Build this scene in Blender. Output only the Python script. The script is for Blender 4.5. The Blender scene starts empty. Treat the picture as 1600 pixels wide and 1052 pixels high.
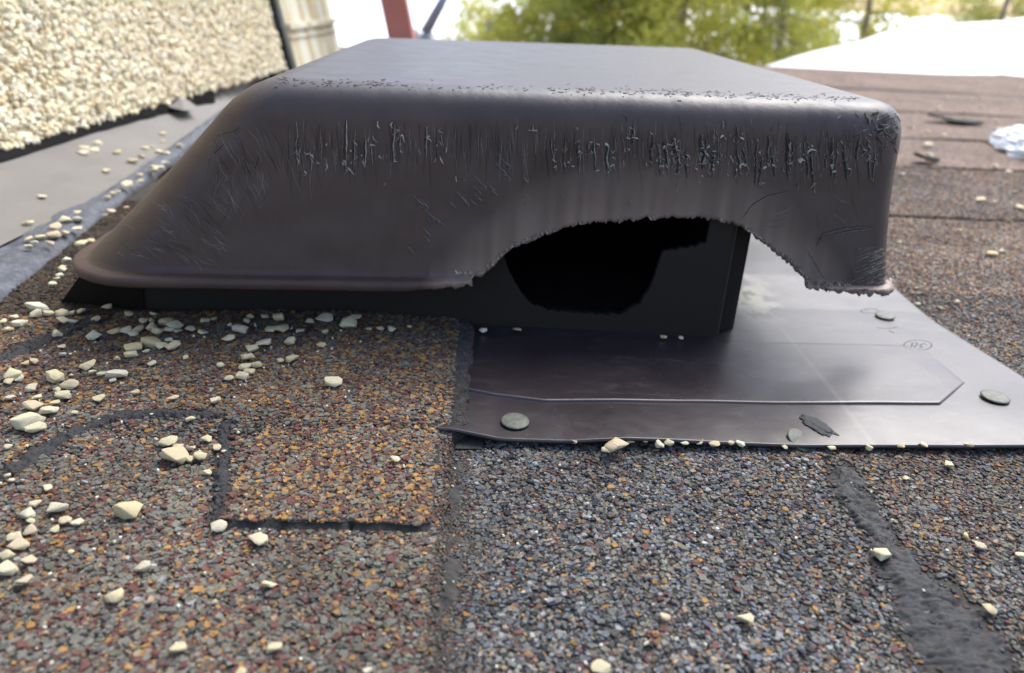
import bpy, bmesh, math, random
import numpy as np
from mathutils import Vector, Matrix, noise
from mathutils.bvhtree import BVHTree
SC = bpy.context.scene
COL = SC.collection
random.seed(7); RNG = np.random.default_rng(11)

# ------------------------------------------------------------------ camera
F_PX = 1156.0; CAM_H = 0.16
YAW, PITCH, ROLL = math.radians(3.2), math.radians(25.05), math.radians(2.9)
FW = np.array([math.sin(YAW)*math.cos(PITCH), math.cos(YAW)*math.cos(PITCH), -math.sin(PITCH)])
_R0 = np.array([math.cos(YAW), -math.sin(YAW), 0.0]); _U0 = np.cross(_R0, FW)
RT = _R0*math.cos(ROLL)+_U0*math.sin(ROLL); UP = -_R0*math.sin(ROLL)+_U0*math.cos(ROLL)
CC = np.array([0, 0, CAM_H])
cd = bpy.data.cameras.new('camera'); cam = bpy.data.objects.new('camera', cd); COL.objects.link(cam)
cd.sensor_width = 36; cd.lens = F_PX*36/1600; cd.clip_start = 0.01; cd.clip_end = 2000
cd.dof.use_dof = True; cd.dof.focus_distance = 0.285; cd.dof.aperture_fstop = 10.5
cam.matrix_world = Matrix(((RT[0], UP[0], -FW[0], CC[0]), (RT[1], UP[1], -FW[1], CC[1]), (RT[2], UP[2], -FW[2], CC[2]), (0, 0, 0, 1)))
SC.camera = cam
# ------------------------------------------------------------------ light
SUN_EL, SUN_AZ = math.radians(52), math.radians(38)      # azimuth measured from +Y towards +X
wd = bpy.data.worlds.new("World"); SC.world = wd; wd.use_nodes = True
nt = wd.node_tree; bg = nt.nodes['Background']; sky = nt.nodes.new('ShaderNodeTexSky')
sky.sky_type = 'NISHITA'; sky.sun_disc = False; sky.sun_elevation = SUN_EL; sky.sun_rotation = SUN_AZ
sky.air_density = 1.0; sky.dust_density = 2.2; sky.ozone_density = 1.0
nt.links.new(sky.outputs[0], bg.inputs[0]); bg.inputs[1].default_value = 0.125
sl = bpy.data.lights.new('sun', 'SUN'); sl.energy = 2.0; sl.angle = math.radians(42); sl.color = (1, .98, .94)
so = bpy.data.objects.new('sun', sl); COL.objects.link(so)
sd = Vector((math.sin(SUN_AZ)*math.cos(SUN_EL), math.cos(SUN_AZ)*math.cos(SUN_EL), math.sin(SUN_EL)))
so.rotation_euler = sd.to_track_quat('Z', 'Y').to_euler()
SC.view_settings.view_transform = 'Standard'; SC.view_settings.look = 'None'
SC.view_settings.exposure = 1.28; SC.view_settings.gamma = 1
SC.cycles.max_bounces = 6; SC.cycles.diffuse_bounces = 3; SC.cycles.glossy_bounces = 3

# ------------------------------------------------------------------ helpers
def ray(x, y):
    d = FW*F_PX+(x-800)*RT-(y-526)*UP
    return d/np.linalg.norm(d)
def pz(x, y, z=0.0):
    d = ray(x, y); return CC+d*(z-CAM_H)/d[2]
def py(x, y, Y):
    d = ray(x, y); return CC+d*Y/d[1]
def proj(P):
    d = np.asarray(P)-CC; w = d@FW
    return 800+F_PX*(d@RT)/w, 526-F_PX*(d@UP)/w, w
def tag(o, label=None, cat=None, group=None, kind=None):
    for k, v in (('label', label), ('category', cat), ('group', group), ('kind', kind)):
        if v: o[k] = v
    return o
def link(name, me, mat=None, parent=None, smooth=False):
    o = bpy.data.objects.new(name, me); COL.objects.link(o)
    if mat: me.materials.append(mat)
    if parent: o.parent = parent
    me.polygons.foreach_set('use_smooth', np.full(len(me.polygons), smooth))
    return o
def empty(name, label, cat, group=None, kind=None):
    o = bpy.data.objects.new(name, None); COL.objects.link(o); o.empty_display_size = .01
    return tag(o, label, cat, group, kind)
def mesh(name, V, Fs):
    me = bpy.data.meshes.new(name); me.from_pydata([tuple(map(float, v)) for v in V], [], [tuple(int(i) for i in f) for f in Fs]); me.update(); return me
def tris_mesh(name, V, T, cols=None):
    me = bpy.data.meshes.new(name); V = np.asarray(V, dtype=np.float32); T = np.asarray(T, dtype=np.int32)
    me.vertices.add(len(V)); me.vertices.foreach_set('co', V.ravel())
    me.loops.add(T.size); me.loops.foreach_set('vertex_index', T.ravel())
    me.polygons.add(len(T)); me.polygons.foreach_set('loop_start', np.arange(0, T.size, 3, dtype=np.int32))
    me.update(calc_edges=True)
    if cols is not None:
        a = me.color_attributes.new('Col', 'FLOAT_COLOR', 'POINT')
        c = np.ones((len(V), 4), dtype=np.float32); c[:, :3] = cols; a.data.foreach_set('color', c.ravel())
    return me
def grid_mesh(name, P):        # P: (n, m, 3)
    n, m = P.shape[:2]; i = np.arange(n-1)[:, None]*m+np.arange(m-1)[None]
    i = i.ravel(); Fs = np.stack([i, i+1, i+m+1, i+m], 1)
    return mesh(name, P.reshape(-1, 3), Fs)
def box_into(bm, x0, x1, y0, y1, z0, z1, M=None, bev=0):
    vs = [bm.verts.new((x, y, z)) for x in (x0, x1) for y in (y0, y1) for z in (z0, z1)]
    for f in ((0, 1, 3, 2), (4, 6, 7, 5), (0, 4, 5, 1), (2, 3, 7, 6), (0, 2, 6, 4), (1, 5, 7, 3)): bm.faces.new([vs[k] for k in f])
    if M: bmesh.ops.transform(bm, matrix=M, verts=vs)
    if bev: bmesh.ops.bevel(bm, geom=list({e for v in vs for e in v.link_edges}), offset=bev, segments=2, affect='EDGES')
def bm_obj(name, bm, mat, parent=None, smooth=False):
    bmesh.ops.recalc_face_normals(bm, faces=bm.faces)
    me = bpy.data.meshes.new(name); bm.to_mesh(me); bm.free(); return link(name, me, mat, parent, smooth)
def n1(x, seed=0.0): return noise.noise(Vector((x, seed, seed*.37)))
def fnoise(x, y, s):           # vectorised smooth value noise in [-1,1]
    x = np.asarray(x)*s; y = np.asarray(y)*s; xi = np.floor(x).astype(int); yi = np.floor(y).astype(int); fx = x-xi; fy = y-yi
    def h(a, b): v = np.sin(a*127.1+b*311.7)*43758.5453; return v-np.floor(v)
    fx = fx*fx*(3-2*fx); fy = fy*fy*(3-2*fy)
    return 2*((h(xi, yi)*(1-fx)+h(xi+1, yi)*fx)*(1-fy)+(h(xi, yi+1)*(1-fx)+h(xi+1, yi+1)*fx)*fy)-1

# ------------------------------------------------------------------ materials
class M:
    def __init__(s, name, col=(.5, .5, .5), rough=.7, spec=.5):
        s.m = bpy.data.materials.new(name); s.m.use_nodes = True; s.n = s.m.node_tree.nodes; s.l = s.m.node_tree.links
        s.b = s.n['Principled BSDF']; s.b.inputs['Base Color'].default_value = (*col, 1); s.b.inputs['Roughness'].default_value = rough
        s.b.inputs['Specular IOR Level'].default_value = spec; s.col = col; s.tc = s.n.new('ShaderNodeTexCoord')
    def noise(s, scale, detail=4, rough=.6, vec=None):
        t = s.n.new('ShaderNodeTexNoise'); t.inputs['Scale'].default_value = scale; t.inputs['Detail'].default_value = detail; t.inputs['Roughness'].default_value = rough
        s.l.new(vec or s.tc.outputs['Object'], t.inputs['Vector']); return t.outputs['Fac']
    def scaled(s, sc):
        t = s.n.new('ShaderNodeMapping'); t.inputs['Scale'].default_value = sc; s.l.new(s.tc.outputs['Object'], t.inputs['Vector']); return t.outputs[0]
    def ramp(s, fac, stops):
        r = s.n.new('ShaderNodeValToRGB'); e = r.color_ramp.elements
        while len(e) < len(stops): e.new(.5)
        for k, (p, c) in enumerate(stops): e[k].position = p; e[k].color = (*c, 1) if len(c) == 3 else c
        s.l.new(fac, r.inputs[0]); return r.outputs[0]
    def mix(s, fac, a, b, mode='MIX'):
        x = s.n.new('ShaderNodeMix'); x.data_type = 'RGBA'; x.blend_type = mode
        for v, i in ((fac, 0), (a, 6), (b, 7)):
            if isinstance(v, (int, float)): x.inputs[i].default_value = v
            elif isinstance(v, tuple): x.inputs[i].default_value = (*v, 1)
            else: s.l.new(v, x.inputs[i])
        return x.outputs[2]
    def color(s, sock): s.l.new(sock, s.b.inputs['Base Color']); return s
    def rough(s, sock): s.l.new(sock, s.b.inputs['Roughness']); return s
    def bump(s, fac, dist, strength=1.0):
        b = s.n.new('ShaderNodeBump'); b.inputs['Distance'].default_value = dist; b.inputs['Strength'].default_value = strength
        s.l.new(fac, b.inputs['Height'])
        if s.b.inputs['Normal'].is_linked: s.l.new(s.b.inputs['Normal'].links[0].from_socket, b.inputs['Normal'])
        s.l.new(b.outputs[0], s.b.inputs['Normal']); return s
    def attr(s, name='Col'):
        a = s.n.new('ShaderNodeAttribute'); a.attribute_name = name; return a.outputs['Color']
G3 = lambda v: (v, v, v)
# granule chips: the colour of each chip is stored on the chip
m = M('granules', rough=.8, spec=.35); m.color(m.mix(.55, m.attr(), m.ramp(m.noise(900, 3), [(.3, G3(.45)), (.7, G3(1.35))]), 'MULTIPLY')); m.bump(m.noise(2500, 3), .0002, .6); GRAN = m.m
# asphalt between the chips, with a granule pattern for the far courses
m = M('asphalt', rough=.9, spec=.25)
m.color(m.ramp(m.noise(350, 5, .7), [(.3, (.026, .024, .023)), (.7, (.085, .08, .073))])); m.bump(m.noise(900, 5, .7), .0012, .8); ASPH = m.m
m = M('weathered_granule_sheet', rough=.88, spec=.3)
v = m.n.new('ShaderNodeTexVoronoi'); v.inputs['Scale'].default_value = 420; m.l.new(m.tc.outputs['Object'], v.inputs['Vector'])
sep = m.n.new('ShaderNodeSeparateColor'); m.l.new(v.outputs['Color'], sep.inputs[0])
c1 = m.ramp(sep.outputs[0], [(0, (.075, .065, .062)), (.3, (.13, .08, .07)), (.5, (.20, .165, .14)), (.75, (.28, .24, .205)), (.95, (.40, .28, .15))])
c1 = m.mix(.8, c1, m.ramp(m.noise(7, 4), [(.35, (.56, .49, .50)), (.65, (.98, .86, .82))]), 'MULTIPLY')
m.color(c1); m.bump(v.outputs['Distance'], .0012, .9); FARG = m.m
m = M('tar', rough=.55, spec=.5); m.color(m.ramp(m.noise(420, 5, .75), [(.3, (.013, .0135, .015)), (.6, (.034, .034, .037)), (.8, (.10, .10, .10))])); m.bump(m.noise(700, 6, .75), .0012, .8); TAR = m.m
m = M('vent_plastic', rough=.4, spec=.5)
base = m.ramp(m.noise(28, 6, .65), [(.3, (.050, .0305, .0255)), (.7, (.076, .049, .041))])
base = m.mix(m.ramp(m.noise(650, 4, .7, m.scaled((1, 1, .12))), [(.62, G3(0)), (.78, G3(.5))]), base, (.085, .07, .066))
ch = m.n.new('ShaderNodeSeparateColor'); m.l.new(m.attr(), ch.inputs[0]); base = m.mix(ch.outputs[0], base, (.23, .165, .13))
top_sheen = m.mix(1.0, ch.outputs[1], m.ramp(m.noise(18, 7, .7, m.scaled((.5, 1, 1))), [(.3, G3(.75)), (.7, G3(1.0))]), 'MULTIPLY'); base = m.mix(top_sheen, base, (.085, .083, .094))  # paler hood top: sky sheen painted into the base colour
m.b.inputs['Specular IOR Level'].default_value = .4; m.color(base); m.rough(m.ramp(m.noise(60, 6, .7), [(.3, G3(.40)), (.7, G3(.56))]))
m.bump(m.noise(420, 4, .6, m.scaled((1, 1, .1))), .00028, .55); m.bump(m.noise(1500, 3), .00005, .5); PLA = m.m
m = M('flange_plastic', rough=.4, spec=.62)
b0 = m.ramp(m.noise(30, 6, .65), [(.3, (.021, .0148, .0175)), (.7, (.033, .0245, .028))])
dust = m.ramp(m.noise(75, 9, .78, m.scaled((.6, 1.8, 1))), [(.54, G3(0)), (.74, G3(.3))])
b0 = m.mix(dust, b0, (.17, .155, .14)); b0 = m.mix(m.ramp(m.noise(900, 3), [(.68, G3(0)), (.74, G3(.7))]), b0, (.22, .2, .18))
b0 = m.mix(m.attr(), b0, (.36, .34, .25))
m.color(b0); m.rough(m.ramp(m.noise(40, 6, .7), [(.3, G3(.28)), (.7, G3(.42))])); m.bump(m.noise(35, 3), .0014, .16); m.bump(m.noise(1200, 3), .00005, .5); FLA = m.m
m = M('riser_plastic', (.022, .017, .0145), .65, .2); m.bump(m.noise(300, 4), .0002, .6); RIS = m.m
m = M('torn_plastic', rough=.55); m.color(m.ramp(m.noise(500, 4, .7), [(.3, (.26, .215, .18)), (.7, (.75, .68, .58))])); TORN = m.m
m = M('crumbs', rough=.7); m.color(m.ramp(m.noise(600, 4, .7), [(.35, (.07, .053, .044)), (.65, (.26, .20, .16))])); CRUMB = m.m
m = M('dark_gash', (.008, .0075, .008), .7); GASH = m.m
m = M('scratch', rough=.5); m.color(m.ramp(m.noise(900, 3), [(.3, (.09, .08, .075)), (.7, (.26, .24, .22))])); SCR = m.m
m = M('zinc', rough=.6); m.b.inputs['Metallic'].default_value = .1; m.color(m.ramp(m.noise(400, 5, .7), [(.3, (.06, .065, .052)), (.7, (.16, .16, .135))])); m.bump(m.noise(700, 4), .0003, .7); ZINC = m.m
m = M('stone', rough=.75, spec=.4); oi = m.n.new('ShaderNodeObjectInfo')
sc = m.ramp(oi.outputs['Random'], [(0, (.76, .66, .42)), (.25, (.82, .75, .54)), (.5, (.70, .58, .34)), (.7, (.82, .78, .64)), (.85, (.74, .60, .42)), (1, (.79, .70, .47))])
m.color(m.mix(.8, sc, m.ramp(m.noise(260, 6, .7), [(.3, (.72, .66, .52)), (.62, (1.1, 1.1, 1.08))]), 'MULTIPLY')); m.bump(m.noise(500, 5, .7), .0006, .8); STONE = m.m
m = M('wall_stone', rough=.75, spec=.4); m.color(m.mix(.7, m.attr(), m.ramp(m.noise(160, 5, .7), [(.3, (.7, .62, .5)), (.65, (1.1, 1.1, 1.08))]), 'MULTIPLY')); m.bump(m.noise(300, 4), .0008, .6); WST = m.m
m = M('render_coat', rough=.9); m.color(m.ramp(m.noise(120, 5), [(.3, (.50, .44, .30)), (.7, (.66, .60, .44))])); m.bump(m.noise(200, 5), .003); WCO = m.m
m = M('flashing_paint', rough=.5); f0 = m.ramp(m.noise(9, 6, .65), [(.3, (.150, .140, .130)), (.7, (.20, .188, .175))])
m.color(m.mix(m.ramp(m.noise(22, 7, .7, m.scaled((2.5, .6, 1))), [(.55, G3(0)), (.75, G3(.35))]), f0, (.10, .095, .09))); m.bump(m.noise(40, 3), .001, .4); FLS = m.m
m = M('lead_roll', rough=.6); m.color(m.ramp(m.noise(110, 8, .78), [(.32, (.045, .05, .06)), (.5, (.085, .093, .115)), (.72, (.20, .22, .26))])); m.bump(m.noise(220, 7, .75), .002, .9); ROL = m.m
m = M('snow', (.9, .92, .95), .55); m.b.inputs['Subsurface Weight'].default_value = 0; m.bump(m.noise(3, 6, .6), .05, .4); SNOW = m.m
m = M('icy_snow', (.88, .9, .94), .4); m.bump(m.noise(300, 4, .6), .0008, .6); ICE = m.m
m = M('cream_metal', rough=.5)
rst = m.ramp(m.noise(14, 5, .6, m.scaled((1.5, 2.2, .12))), [(.45, G3(0)), (.62, G3(.9))])
m.color(m.mix(rst, (.62, .60, .48), (.42, .30, .12))); CREAM = m.m
WHT = M('white_board', (.82, .82, .80), .6).m
m = M('red_board', rough=.6); m.color(m.ramp(m.noise(8, 5), [(.3, (.36, .115, .095)), (.7, (.48, .19, .165))])); RED = m.m
GREYM = M('grey_metal', (.22, .24, .28), .45).m
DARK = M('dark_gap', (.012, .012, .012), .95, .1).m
m = M('bark', rough=.9); m.color(m.ramp(m.noise(9, 6), [(.3, (.22, .17, .14)), (.7, (.40, .33, .28))])); BARK = m.m
def leafmat(name, a, b):
    m = M(name, rough=.6); m.color(m.ramp(m.noise(1.6, 5, .7), [(.35, a), (.65, b)]))
    tr = m.n.new('ShaderNodeBsdfTranslucent'); mx = m.n.new('ShaderNodeMixShader'); mx.inputs[0].default_value = .5
    m.l.new(m.b.inputs['Base Color'].links[0].from_socket, tr.inputs[0]); m.l.new(m.b.outputs[0], mx.inputs[1]); m.l.new(tr.outputs[0], mx.inputs[2])
    m.l.new(mx.outputs[0], m.n['Material Output'].inputs[0]); return m.m
LEAF_Y = leafmat('foliage_yellow', (.34, .33, .05), (.72, .66, .13)); LEAF_G = leafmat('foliage_green', (.22, .24, .05), (.54, .52, .11))

# ------------------------------------------------------------------ roof surface heights
ROWS = [.417, .600, .82, 1.02, 1.30, 1.65, 2.25]
TABX0, TABX1, TABY0 = -.0785, -.0125, .1885
def left_edge(y): return -.0065+.0060*np.clip((np.asarray(y)-.243)/.006, 0, 1)+.0012*fnoise(y, y*0+3., 160)+.0008*fnoise(y, y*0+9., 500)
def tab_front(x): return TABY0+.0008*fnoise(x, x*0+5., 240)
def zroof(x, y):
    x = np.asarray(x, dtype=float); y = np.asarray(y, dtype=float)
    z = np.zeros(np.broadcast(x, y).shape)
    ed = left_edge(y)
    up = np.clip((y-.236)/.014, 0, 1); up = up*up*(3-2*up)*np.clip((x+.16)/.05, 0, 1); hl = .003+.0034*up
    L = np.clip((ed-x)/(.0018-.0004*up), 0, 1); z = z+hl*L*L*(3-2*L)
    tab = (x > TABX0) & (x < TABX1) & (y > tab_front(x)) & (y < .36)
    z = np.where(tab, np.maximum(.0056, z+.0008), z)
    for a, b in zip(ROWS[:-1], ROWS[1:]):
        z = np.where((x > .245) & (y >= a) & (y < b), .0026*(.25+.75*np.clip(.6+1.1*fnoise(x, x*0+a*37, 7), 0, 1))*(1-(y-a)/(b-a)*.9), z)
    z = z+.0006*fnoise(x, y, 35)+.0003*fnoise(x, y, 90)
    return z
# ------------------------------------------------------------------ tar smears (paths on the roof)
def path(pts, z=.003): return [pz(a, b, z)[:2] for a, b in pts]
SMEARS = [
 ([(-40, 770), (0, 742), (60, 706), (120, 674), (190, 654), (250, 656), (300, 658), (345, 662)], [.005, .0055, .006, .005, .0042, .0045, .0035, .0025], 'left'),
 ([(352, 672), (348, 720), (345, 770), (340, 825)], [.003, .0035, .004, .004], 'left'),
 ([(-60, 590), (0, 560), (60, 535), (130, 508), (170, 500)], [.007, .009, .008, .006, .004], 'left'),
 ([(1318, 735), (1330, 775), (1352, 810), (1378, 850), (1410, 895), (1452, 945), (1495, 1000), (1540, 1060), (1580, 1120)], [.0085, .0092, .0075, .0078, .0135, .0165, .018, .018, .018], 'right'),
]
for s in range(len(SMEARS)): SMEARS[s] = (np.array(path(SMEARS[s][0], .003 if SMEARS[s][2] == 'left' else .0)), [1.75*q for q in SMEARS[s][1]], SMEARS[s][2])
def tarmask(x, y):
    out = np.zeros(len(x))
    for P, W, _ in SMEARS:
        for k in range(len(P)-1):
            a, b = P[k], P[k+1]; d = b-a; t = np.clip(((x-a[0])*d[0]+(y-a[1])*d[1])/(d@d), 0, 1)
            w = (W[k]*(1-t)+W[k+1]*t)*.5; dist = np.hypot(x-a[0]-d[0]*t, y-a[1]-d[1]*t)
            out = np.maximum(out, np.clip((1.15-dist/w*(1+.4*fnoise(x, y, 300)))*2.2, 0, 1))
    return out
# ------------------------------------------------------------------ granule chips
PAL = {'grey': (.145, .138, .115), 'dgrey': (.07, .067, .06), 'maroon': (.115, .045, .037), 'brown': (.135, .082, .05), 'ochre': (.31, .165, .048),
       'tan': (.27, .20, .13), 'black': (.014, .016, .022), 'blue': (.10, .114, .135), 'pale': (.25, .255, .25), 'olive': (.11, .108, .075)}
PN = list(PAL); PC = np.array([PAL[k] for k in PN])
def mixd(**k): v = np.array([k.get(n, 0) for n in PN], dtype=float); return v/v.sum()
ZT = mixd(grey=.26, dgrey=.08, maroon=.27, brown=.12, ochre=.23, tan=.03, olive=.06)
ZL = mixd(grey=.38, dgrey=.13, maroon=.22, brown=.06, ochre=.07, tan=.03, olive=.10, pale=.01)
ZR1 = mixd(grey=.27, dgrey=.13, maroon=.06, brown=.05, ochre=.03, tan=.03, black=.15, blue=.21, pale=.08)
ZR2 = mixd(grey=.27, dgrey=.13, maroon=.16, brown=.11, ochre=.07, tan=.06, black=.07, blue=.08, pale=.05)
ZF = mixd(grey=.27, dgrey=.05, maroon=.24, brown=.14, ochre=.08, tan=.15, olive=.02, pale=.05)
def pick(dist, u):
    c = np.cumsum(dist, axis=1); return PC[np.clip((u[:, None] > c).sum(1), 0, len(PN)-1)]
def chips(name, x, y, size, cols, parent, zfun=zroof, flat=.2):
    n = len(x); k = 5; ang = (np.arange(k)[None]*2*np.pi/k+RNG.uniform(-.35, .35, (n, k))+RNG.uniform(0, 6.28, (n, 1)))
    r = RNG.uniform(.55, 1.2, (n, k))*size[:, None]*.55; st = RNG.uniform(.6, 1.0, (n, 1))
    px_, py_ = r*np.cos(ang), r*np.sin(ang)*st; th = RNG.uniform(.6, 1.3, n)*size*flat
    top = RNG.uniform(.72, .95, (n, k)); off = RNG.uniform(-.12, .12, (n, 2))*size[:, None]
    V = np.zeros((n, 2*k, 3)); V[:, :k, 0] = px_; V[:, :k, 1] = py_; V[:, :k, 2] = -th[:, None]*.6
    V[:, k:, 0] = px_*top+off[:, :1]; V[:, k:, 1] = py_*top+off[:, 1:]; V[:, k:, 2] = th[:, None]*RNG.uniform(.45, .75, (n, k))
    a = RNG.uniform(0, 6.28, n); ca, sa = np.cos(a), np.sin(a)
    X = V[:, :, 0]*ca[:, None]-V[:, :, 1]*sa[:, None]; Y = V[:, :, 0]*sa[:, None]+V[:, :, 1]*ca[:, None]; Z = V[:, :, 2]
    tl = np.abs(RNG.normal(0, .20, n)); ta = RNG.uniform(0, 6.28, n); cx, cy = np.cos(ta)[:, None], np.sin(ta)[:, None]
    al = X*cx+Y*cy; pe = -X*cy+Y*cx; ct, st_ = np.cos(tl)[:, None], np.sin(tl)[:, None]
    al, Z = al*ct+Z*st_, -al*st_+Z*ct; X = al*cx-pe*cy; Y = al*cy+pe*cx
    z0 = zfun(x, y)+RNG.uniform(.0, .22, n)*size
    P = np.stack([X+x[:, None], Y+y[:, None], Z+z0[:, None]], 2).reshape(-1, 3)
    T = [(k, k+1, k+2), (k, k+2, k+3), (k, k+3, k+4)]
    for j in range(k): q = (j+1) % k; T += [(j, q, k+q), (j, k+q, k+j)]
    T = (np.arange(n)[:, None, None]*2*k+np.array(T)[None]).reshape(-1, 3)
    c = np.repeat((cols*.95+.005)*RNG.uniform(.8, 1.15, (n, 1)), 2*k, axis=0)
    o = link(name, tris_mesh(name, P, T, c), GRAN, parent); tag(o, kind='stuff'); return o
def cull(x, y, mx=130):
    u, v, w = proj(np.stack([x, y, np.zeros(len(x))], 1))
    return (w > .05) & (u > -mx) & (u < 1600+mx) & (v < 1052+mx)
def scatter(x0, x1, y0, y1, step):
    n = int((x1-x0)*(y1-y0)/step**2); x = RNG.uniform(x0, x1, n); y = RNG.uniform(y0, y1, n); k = cull(x, y); return x[k], y[k]

deck = bm = None
def slab(name, x0, x1, y0, y1, mat, parent, nx=60, ny=40, edge='y', thick=.0035, z_off=-.0002):
    xs = np.linspace(x0, x1, nx); ys = np.linspace(y0, y1, ny); X, Y = np.meshgrid(xs, ys)
    eps = 1e-5; Z = zroof(X, np.clip(Y, y0+eps, y1-eps))+z_off
    P = np.stack([X, Y, Z], 2)
    f = P[:1].copy(); f[..., 2] -= thick; f2 = P[-1:].copy(); f2[..., 2] -= thick
    P = np.concatenate([f, P, f2], 0)
    return link(name, grid_mesh(name, P), mat, parent)

bm = bmesh.new(); box_into(bm, -.75, 2.4, -1.0, 2.26, -.12, -.006); o = bm_obj('roof_deck', bm, FARG); tag(o, kind='structure')
# front right shingle
sh = empty('roof_shingle', 'blue-grey speckled shingle in the right foreground, in front of the plastic flange', 'shingle', 'asphalt shingles of the roof')
slab('sheet', -.012, 1.0, -.1, .4165, ASPH, sh, 200, 120)
x, y = scatter(-.012, .34, .115, .4165, .00080)
keep = (x > left_edge(y)-.001) & ~((y > .262) & (x < .235)); x, y = x[keep], y[keep]
t = tarmask(x, y); keep = RNG.uniform(0, 1, len(x)) > t*.9; x, y, t = x[keep], y[keep], t[keep]
w = np.clip((x-.065)/.12+.4*fnoise(x, y, 30), 0, 1)[:, None]; D = ZR1[None]*(1-w)+ZR2[None]*w
band = np.clip(1-(x-left_edge(y))/.009, 0, 1); gone = (RNG.uniform(0, 1, len(x)) < band*.6*(y < .24))
col = pick(D, RNG.uniform(0, 1, len(x))); col = col*(1-.45*band[:, None])*(1-.5*t[:, None])*(1+.22*fnoise(x, y, 22)+.15*fnoise(x, y, 55))[:, None]
sz = RNG.gamma(8, .00152/8, len(x)).clip(.0008, .0032)*(1-.4*band); k = ~gone
chips('granules', x[k], y[k], sz[k], col[k], sh)
x = RNG.uniform(-.013, .0075, 9000); y = RNG.uniform(.118, .243, 9000); kk = RNG.uniform(0, 1, 9000) < np.clip(1.2-np.abs(x+.003)/.009, 0, 1); x, y = x[kk], y[kk]
D = mixd(grey=.25, dgrey=.35, maroon=.14, brown=.08, pale=.04, black=.1, ochre=.02)[None].repeat(len(x), 0)
chips('worn_grit', x, y, RNG.uniform(.0006, .0012, len(x)), pick(D, RNG.uniform(0, 1, len(x)))*.8, sh)
# left shingle with its laminated tab
sh = empty('roof_shingle', 'rust-flecked brown shingle in the left foreground with a raised tab and scattered stones', 'shingle', 'asphalt shingles of the roof')
slab('sheet', -.42, -.0035, -.1, .62, ASPH, sh, 260, 260)
x, y = scatter(-.33, .0, .115, .56, .00080); q_ = (y < .352) | ((x < -.19) & (y < .56)); x, y = x[q_], y[q_]
keep = (x < left_edge(y)+.0012); x, y = x[keep], y[keep]
intab = (x > TABX0) & (x < TABX1) & (y > tab_front(x))
t = tarmask(x, y)*(~intab); nr = np.clip((tab_front(x)-y)/.0015, 0, 1); shadow_edge = (y < tab_front(x)+.0002) & (y > tab_front(x)-.0012) & (x > TABX0) & (x < TABX1)
band = np.clip(1-(left_edge(y)-x)/.006, 0, 1); band = np.where((y > .243) & (x > -.0085), 2.2, band)
keep = (RNG.uniform(0, 1, len(x)) > t*.9) & ~shadow_edge & (RNG.uniform(0, 1, len(x)) > band*.55); x, y, intab, t, band = (q[keep] for q in (x, y, intab, t, band))
w = np.clip(.0+1.*intab+.75*(y > .255)*(1-intab)+.25*fnoise(x, y, 30), 0, 1)[:, None]; D = ZT[None]*w+ZL[None]*(1-w)
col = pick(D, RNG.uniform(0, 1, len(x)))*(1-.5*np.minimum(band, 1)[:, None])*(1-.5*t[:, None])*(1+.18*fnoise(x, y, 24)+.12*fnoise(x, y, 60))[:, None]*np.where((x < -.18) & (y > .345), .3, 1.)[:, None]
sz = RNG.gamma(8, .0017/8, len(x)).clip(.0009, .0034)*(1-.3*np.minimum(band, 1))
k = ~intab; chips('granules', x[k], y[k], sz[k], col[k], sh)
xs = np.linspace(-.016, .004, 90); ys2 = np.linspace(.2385, .352, 260); X, Y = np.meshgrid(xs, ys2)
Z = zroof(X, Y)+.0004*fnoise(X, Y, 600)+.0003*fnoise(X, Y, 1500)+.0001; Z = np.where(X > left_edge(Y)+.0004, .0005, Z); link('torn_edge', grid_mesh('torn_edge', np.stack([X, Y, Z], 2)), ASPH, sh)
tb = slab('laminated_tab', TABX0, TABX1, TABY0, .352, ASPH, sh, 90, 90); k = intab
# tab edges follow the ragged front line
P = np.array([v.co[:] for v in tb.data.vertices]); fr = P[:, 1] <= TABY0+1e-6
for i in np.where(fr)[0]:
    tb.data.vertices[i].co.y = float(tab_front(P[i, 0])); tb.data.vertices[i].co.z = .0054 if P[i, 2] > .002 else .0018
chips('granules', x[k], y[k], sz[k], col[k], tb)
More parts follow.
